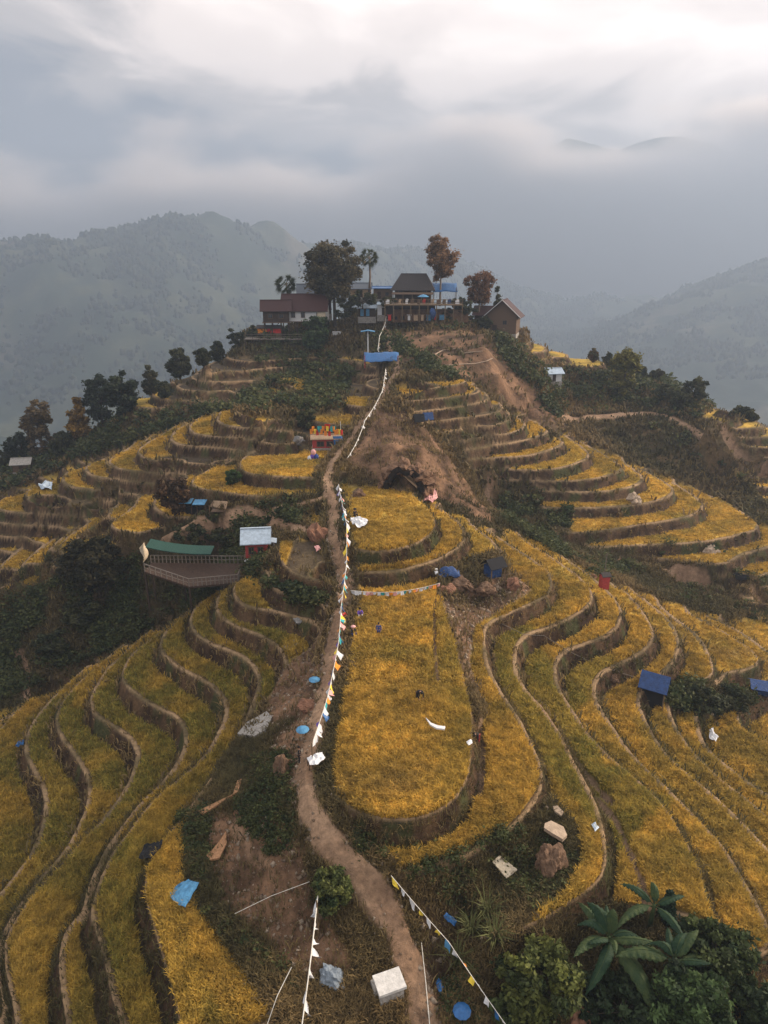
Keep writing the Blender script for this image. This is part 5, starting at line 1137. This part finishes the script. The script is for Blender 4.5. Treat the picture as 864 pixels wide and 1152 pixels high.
# near plants
p = place(372, 1018); make_tree('round_bush', 'round glossy bush at the path with pennant rope in front', 'bush', p, 2.3, 2.3, 2.0, (.022,.038,.012), (.12,.13,.035), .11, 6500, .07, .1, 44, 130)
for i, (x, y, h_, w_, lb, c2) in enumerate(((605, 1128, 3.0, 4.4, 'leafy bush with yellow-green tips left of the banana plants', (.12,.13,.03)), (585, 1152, 1.9, 3.2, 'low leafy bush nearest the flag rope', (.08,.10,.03)), (800, 1090, 2.6, 4.2, 'dark leafy bush right of the banana plants', (.06,.075,.022)), (775, 1150, 2.4, 4.4, 'bright-tipped shrub at the bottom below the banana plants', (.07,.11,.035)), (845, 1150, 2.0, 3.2, 'dark shrub nearest the right edge', (.04,.055,.02)), (700, 1150, 2.2, 4.2, 'dense dark shrub between the banana stems', (.03,.045,.018)))):
    p = place(x, y); make_tree('leafy_shrub', lb, 'shrub', p, h_, w_, h_*.95, (.014,.026,.010), c2, .15, 6000, .08, .05, 40, 140+i, 'shrubs in the near gully', flat=.9)
p = place(748, 1040); t = thing('young_conifer', 'young dark conifer standing above the banana plants', 'tree', p)
cs = []; rr_ = []
for i in range(60):
    z = .5+2.1*(i/60); r = .55*(1-z/2.75); a = i*2.4; cs.append((r*math.cos(a), r*math.sin(a), z)); rr_.append(.16)
v, f, c = leaf_cloud(np.array(cs), np.array(rr_), 60, .10, np.tile(np.array([[.018,.035,.020]]), (60, 1)), 1); o = fast_mesh('crown', v, f, M_LEAF, t); coloured(o, c); MB().tube([(0,0,-.2),(0,0,2.6)], [.06,.01], 6).build('trunk', MT['bark'], t)
# banana plants
def leaf_mat(name, c1, c2):
    return mat(name, c1, .65, (2.5, .3), spec=.15, col2=c2, bump=(14, .5))
M_BAN = [leaf_mat('banana_leaf', (.008,.024,.012), (.020,.044,.018)), leaf_mat('banana_leaf_pale', (.016,.036,.014), (.052,.070,.022))]
def banana(label, loc, h, leaves, seed):
    rs = random.Random(seed); t = thing('banana_plant', label, 'banana plant', loc, 0, 'banana plants in the near gully')
    MB().tube([(0,0,-.3),(0,0,h*.3),(.05,0,h*.6)], [.17,.13,.08], 9).build('stem', M_BAN[1], t, True)
    for i, (az, el, ln) in enumerate(leaves):
        ln *= 1.3; a = math.radians(az); e0 = math.radians(el); base = Vector((.05,0,h*.55)); d = Vector((math.cos(a), math.sin(a), 0)); s = Vector((-math.sin(a), math.cos(a), 0)); drop = rs.uniform(1.0, 1.9)
        sw = rs.uniform(-.35, .35)
        def mid(v): return base+d*(math.cos(e0)*ln*v)+s*(sw*ln*v*v)+Vector((0,0,math.sin(e0)*ln*v-drop*.42*ln*v*v))
        W_ = ln*.115*rs.uniform(.8,1.2)
        def fn(u, v):
            x = (u-.5)*2; ww = W_*min(1, (max(v-.12, 0)*5)**.5)*max(0.02, (1-v**3.2))**.8*(1-.10*((v*9+.3*x) % 1)*abs(x)); tear = .34*W_*(((v*9+.4*x) % 1)-.5)*(abs(x)**2)
            return mid(v)+s*x*ww+Vector((0,0,-abs(x)**1.5*ww*.55+tear))
        lf = MB().sheet(fn, 8, 44, .010).build('leaf', M_BAN[i % 2], t, True)
        MB().tube([mid(v)+Vector((0,0,.01)) for v in np.linspace(0, .95, 8)], [.035,.03,.028,.025,.02,.015,.01,.006], 6).build('midrib', M_BAN[1], lf)
banana('tall banana plant with upright leaves, nearest the leafy bush', above(684, 1056, 2.1)-Vector((0,0,2.1)), 3.8, [(105,72,2.9),(65,78,2.6),(150,62,2.8),(195,35,2.6),(255,30,2.8),(305,20,3.4),(15,45,2.3),(330,40,2.6),(85,50,2.0),(125,40,2.4),(225,50,2.0),(280,55,1.8)], 1)
banana('banana plant with broad pale leaves in the middle of the clump', above(757, 1082, 1.9)-Vector((0,0,1.9)), 3.5, [(120,68,2.6),(165,35,3.0),(60,60,2.5),(5,18,3.4),(285,25,2.6),(225,35,2.2),(90,40,2.0),(35,50,2.4),(320,50,2.0)], 2)
banana('small banana plant below the young conifer', above(735, 1020, 1.7)-Vector((0,0,1.7)), 3.1, [(10,40,2.0),(70,70,2.2),(140,50,2.3),(185,25,2.4),(300,35,2.2)], 3)
# fans of long grass on the near bank
for i, (x, y) in enumerate(((548, 1030), (530, 1052), (556, 1060), (515, 1085))):
    g = place(x, y); n = 70; v, f = blades(np.full(n, 0.), np.full(n, 0.), np.full(n, 0.), 1, np.full(n, 1.25), np.full(n, .05), .95, .35, .5)
    t = fast_mesh('grass_tussock', v, f, M_LEAF); coloured(t, np.tile([.10,.105,.035], (len(v), 1))); tag(t, ['long grass tussock right of the blue bag', 'grass tussock between blue bag and pale stone', 'grass tussock right of the small pale stone', 'grass tussock nearest the blue cloth'][i], 'grass', 'long grass tussocks on the near bank', g)

# loose stones on path edges, scree and banks
def stones():
    x, y, z, r, i0, j0 = sample((CM*(1-TERR)*.35+(PATHM > .1)*(PATHM < .9)*1.2+.05*(1-TERR))*vis*(RG < 80), 4200)
    n = len(x); s_ = (.03+.13*rng.random(n)**4)*(1+r/90)
    d = np.array([[1,0,0],[-1,0,0],[0,1,0],[0,-1,0],[0,0,1],[0,0,-1]], float)[None]*(s_[:, None, None]*(.6+.8*rng.random((n, 6, 1))))+rng.normal(size=(n, 6, 3))*s_[:, None, None]*.25
    v = (np.stack([x, y, z], -1)[:, None]+d).reshape(-1, 3); f0 = np.array([[0,2,4],[2,1,4],[1,3,4],[3,0,4],[2,0,5],[1,2,5],[3,1,5],[0,3,5]])
    f = ((np.arange(n)*6)[:, None, None]+f0[None]).reshape(-1, 3); k = rng.random(n)[:, None]; c = np.repeat(C(.13,.085,.055)*(1-k)+C(.34,.27,.20)*k, 6, 0)
    o = fast_mesh('gravel', v, f, MG); coloured(o, c); o['kind'] = 'stuff'
stones()
# ---------------------------------------------------------------- far land, haze, sky, light
def far_hills():
    nt, nr = 420, 190
    t = np.linspace(math.radians(-64), math.radians(64), nt); r = np.exp(np.linspace(math.log(355), math.log(3250), nr))
    X = r[:, None]*np.sin(t); Y = r[:, None]*np.cos(t); R = np.hypot(X, Y); A = np.degrees(np.arctan2(X, Y))
    def ridge(az, el, dist, wid, rough, o, ref=1150):
        """a mountain whose crest stands at bearing az (deg) with height from the bearing table"""
        k = dist/ref; crest = 250+(np.interp(A, az, el)-250)*k; cd = dist*(1+.10*np.sin(np.radians(A)*5+o)+(.34*sstep(-28, 12, A) if o == 50 else 0))
        nn = fbm(X, Y, wid*.55, 5, o)-.5; rid = 1-np.abs(fbm(X, Y, wid*.4, 5, o+7)-.5)*4
        s = np.where(R < cd, np.exp(-((R-cd)/wid)**2*1.0), np.exp(-((R-cd)/(wid*1.6))**2))
        return crest*s + s*(nn*rough*1.5+rid*rough*.5)
    base = -190 + (fbm(X, Y, 500, 4, 40)-.5)*120
    Z = base.copy()
    # left forested mountain, its crest about 230-290 px down the photograph
    h1 = ridge([-64,-40,-31,-26,-21,-17,-13,-8,-4,0,6,14],[190,222,240,252,268,280,278,274,268,258,240,160], 2000, 520, 60, 50)
    h2 = ridge([-4,6,10,14,19,25,30,40,60],[0,10,50,100,160,212,252,270,250], 2600, 700, 30, 60, 1500)
    h5 = ridge([-64,-30,-26,-20,-10],[120,120,100,40,0], 1100, 360, 26, 95, 620)
    Z = Z + np.maximum.reduce([h1, h2, h5])
    near = sstep(355, 420, R); 
    j = H[-1]; zin = np.interp(t, th, j)[None, :]; Z = zin*(1-near)-6*near*(1-near) + Z*near
    v = mix(C(.022,.032,.018), C(.055,.06,.032), sstep(.4, .65, fbm(X, Y, 90, 4, 33)))
    v = mix(v, np.broadcast_to(C(.085,.075,.05), v.shape), sstep(.60, .72, fbm(X, Y, 160, 4, 35)))
    # woodland texture
    Z = Z + (fbm(X, Y, 34, 3, 44)-.5)*20*sstep(420, 600, R)
    k = 34000; wgt = (R**2)*(R > 700)*(R < 3000)*(fbm(X, Y, 240, 4, 81) > .43)*(fbm(X, Y, 60, 3, 83) > .38)*(Z > -150); wgt = (wgt/wgt.sum()).ravel()
    idx = rng.choice(wgt.size, size=k, p=wgt); i, j = np.unravel_index(idx, X.shape); i = np.clip(i+rng.random(k)-.5, 0, nr-1.01); j = np.clip(j+rng.random(k)-.5, 0, nt-1.01)
    i0, j0 = i.astype(int), j.astype(int); fi, fj = i-i0, j-j0
    g = lambda A_: (A_[i0, j0]*(1-fi)+A_[i0+1, j0]*fi)*(1-fj)+(A_[i0, j0+1]*(1-fi)+A_[i0+1, j0+1]*fi)*fj
    P = np.stack([g(X), g(Y), g(Z)], -1); w_ = 6+7*rng.random(k)**2; h_ = w_*(.7+.55*rng.random(k))
    d = np.array([[1,0,.45],[-.5,.87,.45],[-.5,-.87,.45],[.45,.5,.85],[-.6,0,.9],[.3,-.5,.85],[0,0,1.05],[.7,0,-.1],[-.5,.6,-.1],[-.5,-.6,-.1]])
    v_ = P[:, None]+d[None]*np.stack([w_*.5, w_*.5, h_], -1)[:, None]*(.8+.4*rng.random((k, 10, 1)))
    f0 = np.array([[0,3,1],[1,3,4],[1,4,2],[2,4,5],[2,5,0],[0,5,3],[3,6,4],[4,6,5],[5,6,3],[7,0,1],[7,1,8],[8,1,2],[8,2,9],[9,2,0],[9,0,7]])
    o = fast_mesh('far_forest', v_.reshape(-1, 3), ((np.arange(k)*10)[:, None, None]+f0[None]).reshape(-1, 3), M_LEAF)
    q = rng.random(k)[:, None]; coloured(o, np.repeat(C(.016,.026,.014)*(1-q)+C(.045,.052,.024)*q, 10, 0)); o['kind'] = 'stuff'
    return grid_object('far_hills', np.ones((nr-1, nt-1), bool), X, Y, Z, v, MG, 'structure')
far_hills()
def distant_peak():
    nx, ny = 260, 90; x = np.linspace(-1500, 4200, nx)[None, :]; y = np.linspace(3900, 6400, ny)[:, None]
    X = x+0*y; Y = y+0*x
    cr = np.interp(x, [-1500,-500,300,800,1000,1180,1340,1500,1720,1900,2100,2600,3300,4200], [150,200,380,600,740,830,822,760,800,830,800,600,480,300])
    s = np.exp(-(np.abs(Y-4900)/650)**1.5)
    Z = -260+(cr+260)*s+(fbm(X, Y, 420, 5, 71)-.5)*150*s
    v = mix(C(.05,.06,.03), C(.08,.08,.04), fbm(X, Y, 90, 3, 75))
    return grid_object('distant_peak', np.ones((ny-1, nx-1), bool), X, Y, Z, v, MG, 'structure')
distant_peak()
def cloud_bank():
    b_ = bmesh.new(); bmesh.ops.create_cube(b_, size=1.0)
    me = bpy.data.meshes.new('cloud_bank'); b_.to_mesh(me); b_.free()
    o = bpy.data.objects.new('cloud_bank', me); COL.objects.link(o); o['kind'] = 'stuff'
    o.scale = (7800, 620, 1250); o.location = (700, 3760, -258+625)
    m = bpy.data.materials.new('cloud'); m.use_nodes = True; t = m.node_tree; t.nodes.clear(); n = t.nodes.new; L = t.links.new
    out = n('ShaderNodeOutputMaterial'); v = n('ShaderNodeVolumePrincipled'); v.inputs['Color'].default_value = (.88,.82,.79,1); v.inputs['Anisotropy'].default_value = .3
    g = n('ShaderNodeTexCoord'); sp = n('ShaderNodeSeparateXYZ'); L(g.outputs['Generated'], sp.inputs[0])
    mp = n('ShaderNodeMapping'); mp.inputs['Scale'].default_value = (7, .8, 2.6); mp.inputs['Location'].default_value = CLOUD_OFF; L(g.outputs['Generated'], mp.inputs['Vector'])
    nz = n('ShaderNodeTexNoise'); nz.inputs['Scale'].default_value = 1.0; nz.inputs['Detail'].default_value = 5; nz.inputs['Roughness'].default_value = .52; L(mp.outputs[0], nz.inputs['Vector'])
    def M(op, a, b):
        q = n('ShaderNodeMath'); q.operation = op
        for i, w in enumerate((a, b)):
            if isinstance(w, (int, float)): q.inputs[i].default_value = w
            else: L(w, q.inputs[i])
        return q.outputs[0]
    top = M('ADD', M('MULTIPLY', M('SUBTRACT', nz.outputs['Fac'], .5), 1.15), .74)     # height of the bank's top, share of the box
    d = M('SUBTRACT', top, sp.outputs['Z'])
    mr = n('ShaderNodeMapRange'); mr.inputs[1].default_value = 0; mr.inputs[2].default_value = .22; mr.inputs[3].default_value = 0; mr.inputs[4].default_value = CLOUD_D; mr.interpolation_type = 'SMOOTHSTEP'; L(d, mr.inputs[0])
    L(mr.outputs[0], v.inputs['Density']); L(v.outputs[0], out.inputs['Volume']); me.materials.append(m)
    return o
CLOUD_OFF = (0, 0, 0); CLOUD_D = .012
cloud_bank()
bm_ = bmesh.new()
bmesh.ops.create_circle(bm_, cap_ends=True, radius=9000, segments=64)
me = bpy.data.meshes.new('valley_floor'); bm_.to_mesh(me); bm_.free()
vf = bpy.data.objects.new('valley_floor', me); COL.objects.link(vf); vf.location.z = -261; vf['kind'] = 'structure'
me.materials.append(mat('valley_soil', (.05,.055,.03)))

SUN_EL, SUN_AZ = math.radians(22), math.radians(72)     # azimuth measured from +Y towards +X
sd = Vector((math.sin(SUN_AZ)*math.cos(SUN_EL), math.cos(SUN_AZ)*math.cos(SUN_EL), math.sin(SUN_EL)))
sl = bpy.data.lights.new('sun', 'SUN'); sl.energy = SUN_STRENGTH; sl.angle = math.radians(14); sl.color = (1, .82, .64)
so = bpy.data.objects.new('sun', sl); COL.objects.link(so); so.rotation_euler = sd.to_track_quat('Z', 'Y').to_euler(); so.location = (0, 0, 300)
W = bpy.data.worlds.new('World'); sc.world = W; W.use_nodes = True; nt = W.node_tree; nt.nodes.clear()
N = nt.nodes.new; Lk = nt.links.new
out = N('ShaderNodeOutputWorld')
sky = N('ShaderNodeTexSky'); sky.sky_type = 'NISHITA'; sky.sun_disc = False; sky.sun_elevation = SUN_EL; sky.sun_rotation = SUN_AZ; sky.altitude = 1400; sky.dust_density = 3
bg1 = N('ShaderNodeBackground'); bg1.inputs['Strength'].default_value = .06; Lk(sky.outputs[0], bg1.inputs['Color'])
tc = N('ShaderNodeTexCoord'); sep = N('ShaderNodeSeparateXYZ'); Lk(tc.outputs['Generated'], sep.inputs[0])
# cloud deck: brightness by elevation, its edge torn by noise
mp = N('ShaderNodeMapping'); mp.inputs['Scale'].default_value = (1, 1, 2.6); Lk(tc.outputs['Generated'], mp.inputs['Vector'])
n1 = N('ShaderNodeTexNoise'); n1.inputs['Scale'].default_value = 5.2; n1.inputs['Detail'].default_value = 7; n1.inputs['Roughness'].default_value = .5; n1.inputs['Distortion'].default_value = .5
n2 = N('ShaderNodeTexNoise'); n2.inputs['Scale'].default_value = 1.7; n2.inputs['Detail'].default_value = 5; n2.inputs['Roughness'].default_value = .5
Lk(mp.outputs[0], n1.inputs['Vector']); Lk(mp.outputs[0], n2.inputs['Vector'])
def math_(op, a, b):
    m = N('ShaderNodeMath'); m.operation = op
    for i, v in enumerate((a, b)):
        if isinstance(v, (int, float)): m.inputs[i].default_value = v
        else: Lk(v, m.inputs[i])
    return m.outputs[0]
e = math_('ADD', sep.outputs['Z'], math_('MULTIPLY', math_('SUBTRACT', n1.outputs['Fac'], .5), .34))
e = math_('ADD', e, math_('MULTIPLY', math_('SUBTRACT', n2.outputs['Fac'], .5), .26))
e = math_('ADD', e, math_('MULTIPLY', sep.outputs['X'], .16))
rp = N('ShaderNodeValToRGB'); cr_ = rp.color_ramp; cr_.interpolation = 'EASE'
cr_.elements[0].position = .0; cr_.elements[0].color = (.15,.165,.20,1)
cr_.elements[1].position = .12; cr_.elements[1].color = (.17,.18,.21,1)
for p, c in ((.20,(.40,.36,.345,1)),(.28,(.80,.69,.63,1)),(.38,(1.04,.91,.83,1)),(.60,(1.08,.98,.91,1)),(1,(.6,.62,.66,1))):
    q = cr_.elements.new(p); q.color = c
Lk(e, rp.inputs['Fac'])
bg2 = N('ShaderNodeBackground'); bg2.inputs['Strength'].default_value = 1.0; Lk(rp.outputs['Color'], bg2.inputs['Color'])
ms = N('ShaderNodeMixShader'); ms.inputs[0].default_value = .95; Lk(bg1.outputs[0], ms.inputs[1]); Lk(bg2.outputs[0], ms.inputs[2]); Lk(ms.outputs[0], out.inputs['Surface'])

if HAZE > 0:
    b_ = bmesh.new(); bmesh.ops.create_cube(b_, size=1.0)
    me = bpy.data.meshes.new('haze'); b_.to_mesh(me); b_.free()
    hz = bpy.data.objects.new('haze', me); COL.objects.link(hz); hz['kind'] = 'stuff'
    hz.scale = (7000, 6660, 822); hz.location = (0, 0, -262+411)
    m = bpy.data.materials.new('haze_air'); m.use_nodes = True; t_ = m.node_tree; t_.nodes.clear()
    o_ = t_.nodes.new('ShaderNodeOutputMaterial'); v_ = t_.nodes.new('ShaderNodeVolumePrincipled')
    v_.inputs['Color'].default_value = (.36,.44,.56,1); v_.inputs['Density'].default_value = HAZE; v_.inputs['Anisotropy'].default_value = .2
    t_.links.new(v_.outputs[0], o_.inputs['Volume']); me.materials.append(m)
sc.cycles.volume_bounces = 1; sc.cycles.max_bounces = 5; sc.cycles.diffuse_bounces = 2; sc.cycles.glossy_bounces = 2
sc.cycles.transparent_max_bounces = 12; sc.cycles.use_denoising = True
sc.view_settings.view_transform = 'Standard'; sc.view_settings.look = 'None'; sc.view_settings.gamma = 1; sc.view_settings.exposure = EXPO
